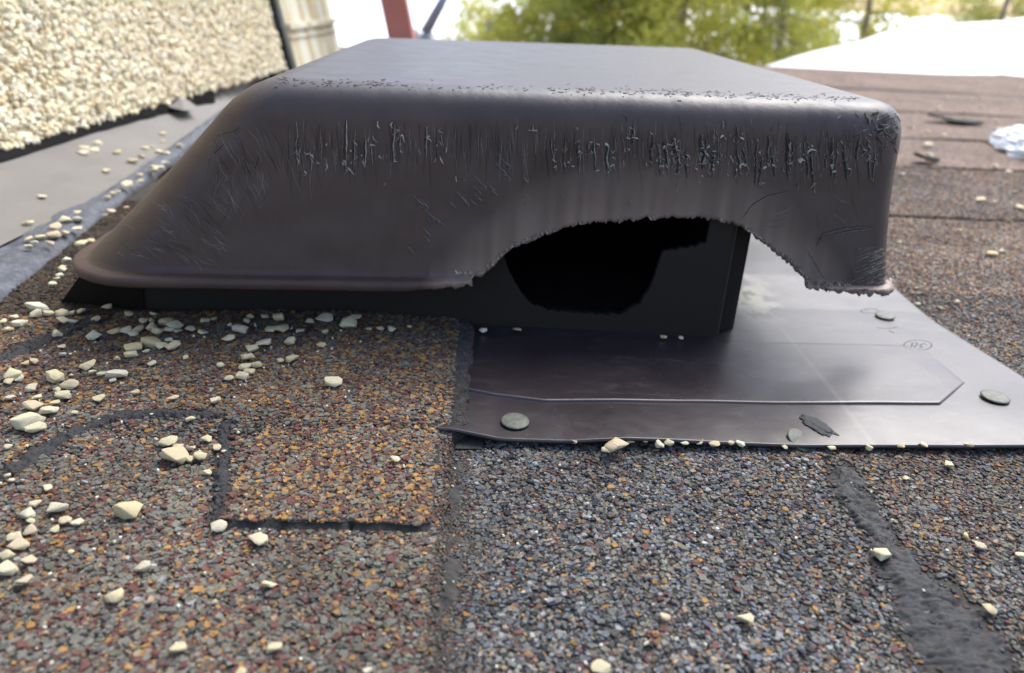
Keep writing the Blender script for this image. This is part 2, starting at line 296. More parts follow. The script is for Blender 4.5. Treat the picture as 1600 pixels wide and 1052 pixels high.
# shingle courses on the right, towards the snow
ords = ['nearest', 'second', 'third', 'fourth', 'fifth', 'farthest']
for i, (a, b) in enumerate(zip(ROWS[:-1], ROWS[1:])):
    sh = empty('roof_shingle', 'tan-brown weathered shingle course beyond the vent, %s course from the flange' % ords[i], 'shingle', 'asphalt shingles of the roof')
    x1 = 1.0 if i < 3 else 2.3; yb = b+.01 if i < 5 else b
    if i == 5:
        xs = np.linspace(.2, 2.3, 120); ys = np.linspace(a, 2.2, 40); X, Y0 = np.meshgrid(xs, ys); T = (Y0-a)/(2.2-a)
        yend = np.interp(X, [.2, .79, 1.1, 1.5, 1.6, 2.3], [1.72, 1.78, 2.02, 2.2, 1.95, 1.6])+.02*fnoise(X, X*0, 9); yend = np.maximum(yend, a+.02)
        Y = a+T*(yend-a); P = np.stack([X, Y, zroof(X, np.clip(Y, a+1e-5, b-1e-5))-.0002+.006*T], 2)
        f = P[:1].copy(); f[..., 2] -= .003; g = P[-1:].copy(); g[..., 2] -= .02; link('sheet', grid_mesh('sheet', np.concatenate([f, P, g], 0)), FARG, sh)
    else:
        o = slab('sheet', .23 if i < 4 else .2, x1, a, b-.0005, FARG, sh, 200 if i < 4 else 100, 40, thick=.005)
        nv = 200 if i < 4 else 100
        for k_ in range(nv*2):   # ragged butt edge
            v_ = o.data.vertices[k_]; v_.co.y += .0014*n1(v_.co.x*60, i*3.1)+.0009*n1(v_.co.x*260, i*7.7)
    if i < 2:
        x, y = scatter(.235, .85, a+.0012, b, .00115 if i == 0 else .0013)
        w = np.clip(.8+.6*fnoise(x, y, 14), 0, 1)[:, None]; D = ZF[None]*w+ZR2[None]*(1-w)
        dm = fnoise(x, y, 22); col = pick(D, RNG.uniform(0, 1, len(x)))*np.clip(1.45+.35*dm, .9, 2.0)[:, None]
        keep = ~((x < .25) & (y < .5)); x, y, col = x[keep], y[keep], col[keep]
        chips('granules', x, y, RNG.uniform(.0014, .0027, len(x)), col, sh)
shR = [o for o in SC.objects if o.name.startswith('roof_shingle')]
# smears of roofing tar (raised ribbons bonded to the shingles)
for q, (Pp, W, side) in enumerate(SMEARS):
    n = 240; m_ = 25; tt = np.linspace(0, len(Pp)-1, n); cx = np.interp(tt, range(len(Pp)), Pp[:, 0]); cy = np.interp(tt, range(len(Pp)), Pp[:, 1]); ww = np.interp(tt, range(len(Pp)), W)
    dx, dy = np.gradient(cx), np.gradient(cy); L = np.hypot(dx, dy); nx_, ny_ = -dy/L, dx/L
    G = np.zeros((n, m_, 3)); s_ = np.linspace(-1, 1, m_)
    for j in range(m_):
        e = s_[j]*.5*ww*(1+.35*fnoise(tt*3+q*5, tt*0+np.sign(s_[j])*3., 1)+.22*fnoise(tt*14+q*5, tt*0+np.sign(s_[j])*7., 1)); X = cx+nx_*e; Y = cy+ny_*e
        G[:, j, 0] = X; G[:, j, 1] = Y; G[:, j, 2] = zroof(X, Y)+.0007+(1-s_[j]**2)*.0004+.0009*fnoise(X, Y, 330)+.0006*fnoise(X, Y, 900)+.0004*fnoise(X, Y, 2200)-.0024*abs(s_[j])**3
    G[0, :, 2] -= .001; G[-1, :, 2] -= .001
    o = link('tar_smear', grid_mesh('tar_smear', G), TAR, shR[1] if side == 'left' else shR[0], True)

# ------------------------------------------------------------------ THE VENT
vent = empty('roof_vent', 'dark brown plastic roof vent with a cracked hood and a chewed hole in its side', 'roof vent')
ZB, ZTOP = .037, .121
BOT = [(-.186, .3195), (.2045, .3335), (.212, .74), (-.186, .72)]; BR = [.031, .010, .03, .04]
TOP = [(-.1000, .3290), (.1985, .3410), (.1965, .715), (-.0960, .652)]; TR = [.0185, .018, .022, .024]
NS = [620, 50, 50, 60]; NA = 26
def outline(C, Rr):
    pts = []; n = len(C)
    arcs = []
    for i in range(n):
        p, a, b = Vector(C[i]), Vector(C[i-1]), Vector(C[(i+1) % n]); da = (a-p).normalized(); db = (b-p).normalized()
        r = Rr[i]; ang = da.angle(db); tl = r/math.tan(ang/2); p0 = p+da*tl; p1 = p+db*tl; c = p+(da+db).normalized()*(r/math.sin(ang/2))
        arc = []
        for k in range(NA+1):
            t = k/NA; v = (p0-c).lerp(p1-c, t).normalized()*r+c; arc.append(v)
        arcs.append(arc)
    for i in range(n):
        pts += arcs[i][:-1]; e, s = arcs[i][-1], arcs[(i+1) % n][0]
        pts += [e.lerp(s, k/NS[i]) for k in range(NS[i])]
    return np.array([p[:] for p in pts])
OB, OT = outline(BOT, BR), outline(TOP, TR); NP = len(OB)
def nrm2(O):
    d = np.roll(O, -1, 0)-np.roll(O, 1, 0); L = np.hypot(d[:, 0], d[:, 1])[:, None]; return np.stack([d[:, 1], -d[:, 0]], 1)/L
NB, NTp = nrm2(OB), nrm2(OT)
RHO = .0140
OI = OT-NTp*RHO*1.05
TB = 1-RHO/(ZTOP-ZB)
def face(idx, t):          # t 0..TB straight; TB..1 shoulder
    b = np.array([*OB[idx], ZB]); tp = np.array([*OT[idx], ZTOP]); inn = np.array([*OI[idx], ZTOP])
    if t <= TB:
        bow = .0015*math.sin(math.pi*t/TB) ; p = b+(tp-b)*t; p[:2] -= NB[idx]*bow; return p
    u = (t-TB)/(1-TB); q0 = b+(tp-b)*TB; w0, w1, w2 = (1-u)**2, 2*u*(1-u), u*u
    return q0*w0+tp*w1+inn*w2
# bottom of the chewed cut, from the photo's outline, on the plane of the side
CUT = [(738, 437), (752, 430), (768, 418), (780, 404), (800, 388), (830, 376), (868, 364), (905, 353), (950, 350), (1000, 347), (1050, 344), (1085, 344), (1125, 349), (1150, 356), (1172, 365), (1190, 379), (1215, 398), (1238, 416), (1252, 432), (1264, 440)]
CW = np.array([py(a, b, .3295) for a, b in CUT]); CX, CZ = CW[:, 0], CW[:, 2]
t0s = np.zeros(NP); cutcol = np.zeros(NP, bool)
for i in range(NA, NA+NS[0]+1):
    t = 0.0
    for _ in range(6):
        X = face(i, min(t, TB))[0]
        z = np.interp(X, CX, CZ) if CX[0] < X < CX[-1] else ZB
        t = max(0, (z-ZB)/(ZTOP-ZB))
    if CX[0] < X < CX[-1]:
        jag = .0011*n1(X*520, 1.3)+.0009*n1(X*1700, 4.1)+.0014*max(0, n1(X*380, 8.8))+.0005*n1(X*5000, 2.)
        t0s[i] = max(.0, t+jag/(ZTOP-ZB)); cutcol[i] = True
for i in range(NP):          # unseen downslope end: opening added along most of it to let light in
    X, Y = OB[i]
    if X > .19 and Y > .350: t0s[i] = min(.62, (Y-.350)/.05)*(1 if Y < .70 else max(0, (.735-Y)/.035)); cutcol[i] = t0s[i] > .001
NL = 34
V = []; Fs = []; tint = []
lev = []
for k in range(NL+1): lev.append(k)
for k in range(NL+1):
    for i in range(NP):
        f = k/NL; ts = t0s[i]+(1-t0s[i])*f; V.append(face(i, ts))
        p = V[-1]; d = 1.0
        if CX[0]-.02 < p[0] < CX[-1]+.02 and p[1] < .36 and NA < i < NA+NS[0]:
            zc = np.interp(p[0], [CX[0]-.02, *CX, CX[-1]+.02], [ZB-.02, *CZ, ZB-.02]); d = (p[2]-zc)/.028
        s_ = max(0, 1-abs(d)) if d > -.2 else 0; tint.append(.75*s_*(1.0+.6*n1(p[0]*260, .5)+.3*n1(p[0]*60, 2.5)))
for k in range(NL):
    for i in range(NP):
        j = (i+1) % NP; Fs.append((k*NP+i, k*NP+j, (k+1)*NP+j, (k+1)*NP+i))
# lip below the face, absent along the cut
LIP = [(.0008, -.0001), (.0044, -.0004), (.0058, -.0010), (.0062, -.0022), (.0062, -.0044), (.0050, -.0054)]
base = len(V); lipmap = {}
for i in range(NP):
    if not cutcol[i]:
        for k, (o_, dz) in enumerate(LIP):
            X = OB[i][0]; torn = max(0, 1-abs(X-CX[0]+.004)/.02)+(max(0, 1-(CX[-1]+.045-X)/.05) if X > CX[-1]-.002 and OB[i][1] < .345 else 0)+(.5 if CX[-1] < X and OB[i][1] < .345 else 0)
            jx = torn*.0012*n1(i*.33, k*2.2); jz = torn*.0022*(n1(i*.21, 5+k)+.5*n1(i*.7, 9+k)); fr_ = (1.0 if OB[i][1] > .36 or X < CX[0]-.03 else max(.4, min(1, .4+(CX[0]-X)/.05))) if OB[i][1] > .36 or X < CX[0]+.01 else min(.62, .18+(X-CX[-1])/.05); o_ = o_*fr_+.0006; dz = dz*fr_
            q = np.array([OB[i][0]+NB[i][0]*(o_+jx), OB[i][1]+NB[i][1]*(o_+jx), ZB+dz+jz*(k/5)])
            lipmap[(i, k)] = len(V); V.append(q); tint.append(min(1., 1.6*torn))
for i in range(NP):
    j = (i+1) % NP
    if cutcol[i] or cutcol[j]: continue
    Fs.append((lipmap[(i, 0)], lipmap[(j, 0)], j, i))
    for k in range(len(LIP)-1): Fs.append((lipmap[(i, k+1)], lipmap[(j, k+1)], lipmap[(j, k)], lipmap[(i, k)]))
# flat top
Fs.append(tuple(NL*NP+i for i in range(NP)))
# gentle buckling of the side so reflections wander
for q in range(len(V)):
    p = V[q]
    if p[2] < ZTOP-.001: p[1] += .0006*n1(p[0]*45, p[2]*60)+.00022*n1(p[0]*240, p[2]*22)
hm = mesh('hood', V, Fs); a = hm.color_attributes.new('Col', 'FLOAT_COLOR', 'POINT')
cc = np.ones((len(V), 4), np.float32); cc[:, 0] = np.clip(tint, 0, 1); zz = np.array([v[2] for v in V]); cc[:, 1] = np.clip((zz-.108)/.0125, 0, 1)**1.5; a.data.foreach_set('color', cc.ravel())  # green channel: painted sky sheen on top, fading over the shoulder
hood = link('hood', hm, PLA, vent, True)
hm.polygons[len(hm.polygons)-1].use_smooth = False
BV = BVHTree.FromPolygons([Vector(v) for v in V], Fs)
so_ = hood.modifiers.new('thickness', 'SOLIDIFY'); so_.thickness = .0017; so_.offset = -1
def on_hood(x, y):
    h = BV.ray_cast(Vector(CC), Vector(ray(x, y)))
    if h[0] is None or h[1] is None: return None, None
    n = h[1] if h[1].dot(Vector(ray(x, y))) < 0 else -h[1]
    return np.array(h[0]), np.array(n)

# ribbons laid on the hood: path in the photo, lifted off the surface
class Ribs:
    def __init__(s): s.V = []; s.F = []
    def add(s, pts, w, lift=.0002, curl=0.0, steps=None):
        n = steps or max(4, len(pts)*4); tt = np.linspace(0, len(pts)-1, n); xs = np.interp(tt, range(len(pts)), [p[0] for p in pts]); ys = np.interp(tt, range(len(pts)), [p[1] for p in pts])
        C = []; N = []
        for a_, b_ in zip(xs, ys):
            p, nn = on_hood(a_, b_)
            if p is None: return
            C.append(p); N.append(nn)
        C = np.array(C); N = np.array(N); D = np.gradient(C, axis=0); L = np.linalg.norm(D, axis=1)[:, None]+1e-9; D /= L; S = np.cross(D, N)
        b0 = len(s.V)
        for k in range(n):
            f = k/(n-1); ww = w*(.15+math.sin(math.pi*min(1, f*.96+.03))**.7)*random.uniform(.6, 1.25); j = random.uniform(-.3, .3)*w
            h = lift+curl*w*(.6+.6*random.random())
            s.V += [C[k]+S[k]*(-ww*.5+j)+N[k]*lift*.3, C[k]+S[k]*j+N[k]*(lift+h*.5), C[k]+S[k]*(ww*.5*(1-curl*.5)+j)+N[k]*(h)]
        for k in range(n-1):
            for q in (0, 1): s.F.append((b0+k*3+q, b0+k*3+q+1, b0+k*3+q+4, b0+k*3+q+3))
    def build(s, name, mat, parent, kind='stuff'):
        o = link(name, mesh(name, s.V, s.F), mat, parent); tag(o, kind=kind); return o
fine, gash, torn, crumb = Ribs(), Ribs(), Ribs(), Ribs()
R = random.Random(3)
# vertical stress marks along the side
for _ in range(420):
    x = R.uniform(450, 1385); y0 = R.uniform(178, 232)+R.uniform(0, 20); L = R.uniform(14, 62); sl_ = R.uniform(-.10, .16)
    fine.add([(x, y0), (x+sl_*L*.5+R.uniform(-1, 1), y0+L*.5), (x+sl_*L, y0+L)], R.uniform(.00010, .00022), .00006) if R.random() < .33 else gash.add([(x, y0), (x+sl_*L*.5+R.uniform(-1, 1), y0+L*.5), (x+sl_*L, y0+L)], R.uniform(.00012, .0003), .00005)
GX = [(463, 190, 262, 1.4), (470, 230, 262, .8), (484, 235, 268, 2.2), (501, 200, 262, 1), (520, 235, 275, .8), (541, 188, 268, 3), (556, 200, 266, 1.6), (571, 218, 262, 3), (578, 222, 258, 1.6), (616, 196, 255, 3.2), (627, 208, 236, 1.5), (666, 198, 247, 2.6), (688, 210, 240, 1.4), (697, 190, 236, .7), (721, 210, 250, 1.0), (768, 210, 240, .8),
      (808, 196, 206, 2), (833, 196, 208, 2.2), (861, 216, 272, 1.8), (867, 220, 262, 1.2), (884, 215, 272, 2), (890, 220, 256, 1.2), (904, 222, 262, 3), (928, 222, 266, 2.6), (921, 222, 234, 3), (951, 226, 268, 3.2), (972, 212, 236, 1.5), (974, 178, 194, 1), (990, 195, 226, 2.4),
      (1021, 214, 262, 3.6), (1030, 222, 275, 3), (1038, 222, 268, 4), (1052, 214, 250, 5), (1060, 232, 276, 3.6), (1071, 232, 278, 2.6), (1096, 210, 262, 5), (1104, 216, 266, 3), (1114, 236, 270, 4), (1122, 214, 258, 1.2), (1150, 195, 214, 1.4), (1151, 234, 270, 3.2), (1160, 232, 262, 2), (1183, 224, 290, 2.4), (1190, 246, 286, 3.2), (1201, 212, 252, 2.6), (1206, 246, 276, 3), (1232, 208, 272, 5.5), (1240, 222, 252, 2), (1256, 222, 262, 1.6), (1266, 230, 288, 3), (1258, 240, 278, 2), (1300, 215, 276, 3.4), (1292, 236, 262, 1.4), (1318, 226, 280, 3), (1308, 222, 286, 1.1), (1356, 240, 282, 2.4), (1366, 238, 284, 1.8), (1342, 218, 250, 3), (1352, 176, 196, 1.6)]
for x, a_, b_, w_ in GX:
    k = R.uniform(-.08, .12); mid = (a_+b_)/2; pts = [(x, a_), (x+k*20+R.uniform(-1.5, 1.5), a_+(mid-a_)*.6), (x+k*35+R.uniform(-2, 2), mid+R.uniform(-4, 4)), (x+k*60+R.uniform(-2, 2), b_)]
    W_ = w_*.00024; gash.add([(p[0]-w_*.55, p[1]) for p in pts], W_*.95, .00010, 0, 16)
    torn.add([(p[0]+w_*.25, p[1]) for p in pts], W_*.62, .0003, 1.1, 22)
    for _ in range(int(w_*.9)):
        f = R.random(); yy = a_+(b_-a_)*f; xx = x+R.uniform(-2, 5); torn.add([(xx, yy), (xx+R.uniform(-6, 7), yy+R.uniform(-4, 7)), (xx+R.uniform(-8, 9), yy+R.uniform(1, 12))], .00055*R.uniform(.5, 1.3), .0005, 1.3, 7)
for x, y in [(1248, 254), (1040, 232), (1052, 222), (945, 226), (1104, 250), (1156, 262), (1300, 264), (1195, 284), (1262, 240), (616, 200), (484, 238)]:   # bigger peeled curls
    a0 = R.uniform(0, 6.28); L = R.uniform(5, 12)
    torn.add([(x+L*math.cos(a0+q*.5)*q*.4, y+L*math.sin(a0+q*.5)*q*.4*.8) for q in range(4)], .0009*R.uniform(.6, 1.3), .0007, 1.1, 10)
for _ in range(230):           # frayed fibres, densest right of centre
    x = R.choice([R.gauss(1050, 30), R.gauss(1235, 60), R.uniform(860, 1380), R.uniform(460, 720), R.gauss(1110, 40)])
    if not 455 < x < 1385: continue
    y = R.gauss(242, 20); L = R.uniform(2, 13); torn.add([(x, y), (x+R.gauss(0, 2), y+L*.5), (x+R.gauss(0, 3), y+L)], .00032*R.uniform(.5, 1.8), .0003, 1.0, 6)
# corner abrasion on the right
for _ in range(95):
    f = R.random(); x = 1405-abs(R.gauss(0, 30)); y = R.choice([R.uniform(172, 215), R.uniform(172, 240)])
    dx, dy = R.choice([(R.uniform(-12, 12), R.uniform(2, 14)), (R.uniform(-16, 4), R.uniform(0, 9))])
    (torn if R.random() < .6 else gash).add([(x, y), (x+dx*.5+R.uniform(-2, 2), y+dy*.5), (x+dx, y+dy)], .0004*R.uniform(.3, 1.2), .0002, .8, 7)
for _ in range(90):
    x = 1388-abs(R.gauss(0, 16)); y = R.uniform(385, 440); L = R.uniform(6, 26); torn.add([(x, y), (x-L*.5, y+L*.15+R.uniform(-2, 2)), (x-L, y+L*.35)], .0004*R.uniform(.3, 1.2), .0002, .8, 6)
# small crescent-shaped nicks in the middle of the side
for x, y, L in [(655, 318, 18), (664, 322, 14), (672, 340, 20), (680, 346, 18), (688, 350, 14), (668, 366, 12), (668, 376, 10), (643, 394, 10), (706, 322, 14), (722, 312, 18), (728, 318, 14), (745, 300, 16), (748, 312, 13), (752, 290, 20), (768, 296, 14), (772, 302, 10), (784, 268, 18), (790, 258, 20), (794, 278, 10), (822, 284, 10), (726, 281, 5), (740, 318, 8)]:
    fine.add([(x-L*.55, y-L*.8), (x-L*.1, y-L*.3), (x+L*.35, y+L*.1), (x+L*.3, y+L*.35), (x, y+L*.25), (x-L*.2, y-L*.1)], .00042, .00022, .7, 16)
# fans of hairline scratches on the slanted end
for (x0, y0, x1, y1, n, a0, a1, l0, l1) in [(330, 190, 440, 300, 46, 55, 75, 14, 60), (230, 300, 340, 400, 60, 20, 55, 12, 46), (330, 240, 420, 330, 34, 95, 118, 10, 40), (430, 190, 500, 270, 18, 70, 100, 15, 60), (180, 350, 280, 410, 20, 5, 40, 10, 36), (1180, 290, 1370, 420, 26, -30, 95, 10, 60), (600, 300, 1100, 345, 16, 55, 90, 8, 18)]:
    for _ in range(n):
        x = R.uniform(x0, x1); y = R.uniform(y0, y1); an = math.radians(R.uniform(a0, a1)); L = R.uniform(l0, l1); c_ = R.uniform(-.12, .12)*L
        (fine if R.random() < .6 else gash).add([(x, y), (x+math.cos(an)*L*.5-c_*math.sin(an), y+math.sin(an)*L*.5+c_*math.cos(an)), (x+math.cos(an)*L, y+math.sin(an)*L)], R.uniform(.00008, .0002), .00006, 0, 8)
for pts in [[(1160, 340), (1175, 320), (1200, 305), (1235, 298)], [(1285, 365), (1320, 356), (1360, 353)], [(1285, 365), (1275, 385)], [(1300, 366), (1330, 360), (1365, 355)], [(1262, 392), (1275, 415), (1287, 434)], [(1280, 313), (1330, 305), (1372, 296), (1400, 275)], [(350, 225), (335, 240), (345, 232)], [(337, 212), (366, 206), (375, 198)]]:
    gash.add(pts, .0004, .0001, 0, 18); fine.add([(a_+1.2, b_+1.5) for a_, b_ in pts], .0002, .0001, .3, 18)
# frayed burrs along the chewed edge
for k in range(520):
    X = R.uniform(CX[0]-.008, CX[-1]+.02); z = np.interp(X, CX, CZ, left=ZB, right=ZB)+.0006
    u_, v_, _w = proj((X, .328, z)); L = R.uniform(2, 8); torn.add([(u_+R.uniform(-3, 3), v_-L-1), (u_, v_-L*.4-1.5), (u_+R.uniform(-3, 3), v_-1.5)], .0005*R.uniform(.4, 1.4), .0003, 1.1, 5)
# plastic shavings lying along the top edge
for _ in range(520):
    x = R.uniform(430, 1340); y = np.interp(x, [430, 800, 1340], [127, 138, 155])+R.gauss(0, 3.2)
    dens = .5+.5*n1(x*.03, 2.0)+(.3 if x > 860 or x < 620 else -.25)
    if R.random() > dens: continue
    crumb.add([(x, y), (x+R.uniform(-4, 4), y+R.uniform(-1, 1)), (x+R.uniform(-7, 7), y+R.uniform(-1.5, 1.5))], .0006*R.uniform(.3, 1.5), .00012, .25, 6)
crumb.build('plastic_crumbs', CRUMB, hood); fine.build('hairline_scratches', SCR, hood); gash.build('gashes', GASH, hood); torn.build('torn_shavings', TORN, hood)
# two holes with bright light behind (small punctures)
# riser under the hood, with the hole gnawed in it
HX = [(778, 372), (785, 400), (796, 432), (812, 462), (832, 484), (870, 492), (930, 496), (970, 495), (1000, 478), (1018, 452), (1028, 425), (1036, 396), (1060, 392), (1085, 386), (1108, 380)]
HWp = np.array([py(a, b, .3385) for a, b in HX]); yr = .3385
bm = bmesh.new(); prev = None
def ztop_r(X): return .037+(X+.186-.014)/.086*.084
xsR = np.concatenate([np.linspace(-.172, .122, 260)])
for X in xsR:
    inh = HWp[0, 0] < X < HWp[-1, 0]; zt = min(.112, ztop_r(X))
    if inh: zt = float(np.interp(X, HWp[:, 0], HWp[:, 2]))+.0014*n1(X*420, 6)+.0010*n1(X*1400, 3)
    yr = .3565-(X+.172)/.294*.018
    a_ = bm.verts.new((X, yr, -.004)); b_ = bm.verts.new((X, yr, zt)); c_ = bm.verts.new((X, yr+.003, zt)); d_ = bm.verts.new((X, yr+.003, -.004))
    cur = (a_, b_, c_, d_)
    if prev:
        for q in range(3): bm.faces.new((prev[q], cur[q], cur[q+1], prev[q+1]))
    prev = cur
# rounded right corner, side and back, left splayed cheek
def wall_strip(pts, z1=.112, th=.003):
    pr = None
    for (X, Y) in pts:
        c = (bm.verts.new((X, Y, -.004)), bm.verts.new((X, Y, min(z1, ztop_r(X)))))
        if pr: bm.faces.new((pr[0], c[0], c[1], pr[1]))
        pr = c
wall_strip([(.122, .3385), (.1238, .3392), (.1250, .3405), (.1256, .3425), (.1262, .3465), (.1270, .3475), (.1330, .3480), (.1352, .3490), (.1362, .3510), (.1365, .62), (-.085, .62), (-.16, .62), (-.172, .3595), (-.172, .3565)])
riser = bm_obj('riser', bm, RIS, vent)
for p in riser.data.polygons: p.use_smooth = False
bm = bmesh.new()
vs = [bm.verts.new(p) for p in [(-.170, .3555, -.002), (-.2185, .362, -.002), (-.1835, .352, .0375), (-.166, .3545, .0375), (-.2165, .70, -.002), (-.1815, .70, .0375)]]
bm.faces.new((vs[0], vs[3], vs[2], vs[1])); bm.faces.new((vs[1], vs[2], vs[5], vs[4])); bmesh.ops.solidify(bm, geom=bm.faces[:], thickness=.0015)
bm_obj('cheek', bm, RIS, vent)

# flange
def zfl(X, Y):
    X = np.asarray(X, float); Y = np.asarray(Y, float)
    fr = np.clip(1-(Y-.24)/.05, 0, 1)
    wv = np.interp(X, [-.02, -.008, .01, .035, .06, .13, .18, .27], [.0040, .0040, .0022, .0024, .0040, .0022, .0030, .0034])
    return .0042+.0022*np.clip((Y-.38)/.05, 0, 1)+(wv-.0022)*fr+.0007*fnoise(X, Y, 22)*(1-.5*fr)-.0016*fr**3*np.clip((X-.05)/.05, 0, 1)*.6
nxf, nyf = 240, 260
u = np.linspace(0, 1, nxf); vv = np.linspace(0, 1, nyf); U, Vv = np.meshgrid(u, vv)
xr = np.interp(.235+Vv*.55, [.235, .25, .29, .34, .42, .5, .8], [.2520, .2590, .2565, .2620, .2545, .258, .262])
X = -.03+(xr+.03)*U
yf = np.interp(X, [-.03, -.008, .012, .04, .075, .134, .2, .243, .2575], [.2450, .2442, .2405, .2398, .2412, .2416, .2428, .2440, .2500])
Y = yf+(.785-yf)*Vv**1.4
Zf = zfl(X, Y); P = np.stack([X, Y, Zf], 2)
# turned-down rim
rim = P[:1].copy(); rim[..., 2] -= .0019; rim[..., 1] += .0001
rim2 = P[:1].copy(); rim2[..., 1] -= .0008; rim2[..., 2] -= .0007
P = np.concatenate([rim, rim2, P], 0)
P = np.concatenate([P, P[:, -1:]+np.array([0.0006, 0, -.0018])], 1)
fm = grid_mesh('flange', P)
xy = P.reshape(-1, 3); cx_, cy_ = pz(1165, 455, .006)[:2]
al = np.clip(1-np.hypot((xy[:, 0]-cx_)/.022, (xy[:, 1]-cy_)/.05), 0, 1)*np.clip(.35+1.5*fnoise(xy[:, 0], xy[:, 1], 130)+.8*fnoise(xy[:, 0], xy[:, 1], 420), 0, 1)
crl = pz(1225, 520, .004)[:2]; crm = pz(1362, 690, .004)[:2]; d = crm-crl; tt = ((xy[:, 0]-crl[0])*d[0]+(xy[:, 1]-crl[1])*d[1])/(d@d); dist = np.hypot(xy[:, 0]-crl[0]-d[0]*tt, xy[:, 1]-crl[1]-d[1]*tt)
al = np.maximum(al, .13*np.exp(-(dist/.0011)**2)*(tt > -.05))
a = fm.color_attributes.new('Col', 'FLOAT_COLOR', 'POINT'); a.data.foreach_set('color', np.repeat(al, 4).astype(np.float32))
fl = link('flange', fm, FLA, vent, True)
# raised panel whose front edge makes the long ledge
ed = [pz(a_, b_, .0045)[:2] for a_, b_ in [(690, 607), (725, 611), (770, 619), (850, 629), (950, 630), (1100, 629), (1250, 630), (1400, 632), (1468, 633)]]
ex = np.array([e[0] for e in ed]); ey = np.array([e[1] for e in ed]); dr = pz(1507, 599, .0045)[:2]
n = 220; m_ = 40; xs = np.linspace(-.012, dr[0], n); yfr = np.where(xs <= ex[-1], np.interp(xs, ex, ey), ey[-1]+(xs-ex[-1])/(dr[0]-ex[-1])*(dr[1]-ey[-1]))
Tt = np.linspace(0, 1, m_); Pp = np.zeros((m_, n, 3))
for k in range(m_):
    yy = yfr+(.335-yfr)*Tt[k]; Pp[k, :, 0] = xs; Pp[k, :, 1] = yy; Pp[k, :, 2] = zfl(xs, yy)+.0008*(1-Tt[k])**1.0*np.clip((dr[0]-xs)/.012, .0, 1)**.5*(1 if Tt[k] < .98 else 0)-(.0004 if k == m_-1 else 0)+.00002
b0 = Pp[:1].copy(); b0[..., 2] -= .0009; b0[..., 1] -= .0003
Pp = np.concatenate([b0, Pp], 0); pm = grid_mesh('raised_panel', Pp)
xy = Pp.reshape(-1, 3); tt = ((xy[:, 0]-crl[0])*d[0]+(xy[:, 1]-crl[1])*d[1])/(d@d); dist = np.hypot(xy[:, 0]-crl[0]-d[0]*tt, xy[:, 1]-crl[1]-d[1]*tt)
al = .13*np.exp(-(dist/.0011)**2)*(tt > -.05); a = pm.color_attributes.new('Col', 'FLOAT_COLOR', 'POINT'); a.data.foreach_set('color', np.repeat(al, 4).astype(np.float32))
link('raised_panel', pm, FLA, vent, True)
# embossed maker's marks: ring with strokes, rounded tab and ticks
def strokes(name, polys, w, z_=.0058, h=.0002):
    V2 = []; F2 = []
    for pl in polys:
        Q = [pz(a_, b_, z_) for a_, b_ in pl]
        for p0, p1 in zip(Q[:-1], Q[1:]):
            p0, p1 = p0[:2], p1[:2]; dd = p1-p0; L = np.hypot(*dd)+1e-9; nn = np.array([-dd[1], dd[0]])/L*w/2; b_ = len(V2)
            for q, zz in ((p0+nn, 0), (p0-nn, 0), (p1+nn, 0), (p1-nn, 0), (p0, h), (p1, h)): V2.append((q[0], q[1], float(zfl(q[0], q[1]))+zz-.00002))
            F2 += [(b_, b_+2, b_+5, b_+4), (b_+1, b_+4, b_+5, b_+3)]
    me = mesh(name, V2, F2); a = me.color_attributes.new('Col', 'FLOAT_COLOR', 'POINT'); a.data.foreach_set('color', np.zeros(len(V2)*4, np.float32)); o = link(name, me, FLA, fl); return o
el = lambda cx, cy, rx, ry, a0=0, a1=360: [(cx+rx*math.cos(math.radians(t)), cy+ry*math.sin(math.radians(t))) for t in np.linspace(a0, a1, 26)]
strokes('embossed_mark', [el(1435, 537, 22, 8), [(1424, 541), (1427, 533), (1434, 533), (1433, 537), (1426, 538)], [(1437, 542), (1442, 540), (1438, 537), (1444, 534), (1448, 536)], [(1430, 541), (1432, 537)]], .0007)
strokes('embossed_mark', [el(1360, 483, 14, 3.5, 20, 340), [(1352, 482), (1360, 482)], el(1385, 507, 18, 3.5, 20, 140), [(1390, 514), (1398, 518)]], .0006)

# nails
def nail(px, py_, r, label, tilt=(0, 0), z=None, shank=.012):
    P0 = pz(px, py_, .006); zz = float(zfl(P0[0], P0[1])) if z is None else z
    P0 = pz(px, py_, zz+.001)
    e = empty('roofing_nail', label, 'nail', 'galvanised roofing nails in the flange'); e.location = P0; e.rotation_euler = (tilt[0], tilt[1], 0)
    bm = bmesh.new(); N = 28; rings = [(r*.2, -.0004), (r*.93, -.0004), (r, .0), (r*.97, .0003), (r*.85, .0005), (r*.4, .0006)]; pr = None
    for rr, h in rings:
        cur = [bm.verts.new((rr*math.cos(k*2*math.pi/N)*(1+.02*n1(k, r*999)), rr*math.sin(k*2*math.pi/N), h+.0001*n1(k*.7, rr*900))) for k in range(N)]
        if pr: [bm.faces.new((pr[k], pr[(k+1) % N], cur[(k+1) % N], cur[k])) for k in range(N)]
        pr = cur
    bm.faces.new(pr); bm_obj('head', bm, ZINC, e, True)
    bm = bmesh.new(); bmesh.ops.create_cone(bm, cap_ends=True, segments=12, radius1=.0016, radius2=.0016, depth=shank, matrix=Matrix.Translation((0, 0, -shank/2-.0003)))
    bm_obj('shank', bm, ZINC, e); return e
nail(805, 658, .0057, 'grey galvanised nail head in the dark front left part of the flange', (.05, .03))
nail(1383, 493, .0052, 'pale nail head in the flange beside the faint embossed marks', (.06, -.05))
nail(1555, 620, .0060, 'large pale nail head near the right corner of the flange', (.03, .02))
nail(1250, 688, .0058, 'bent loose nail head poking out under the front edge of the flange', (.30, .35), .0016, .004)
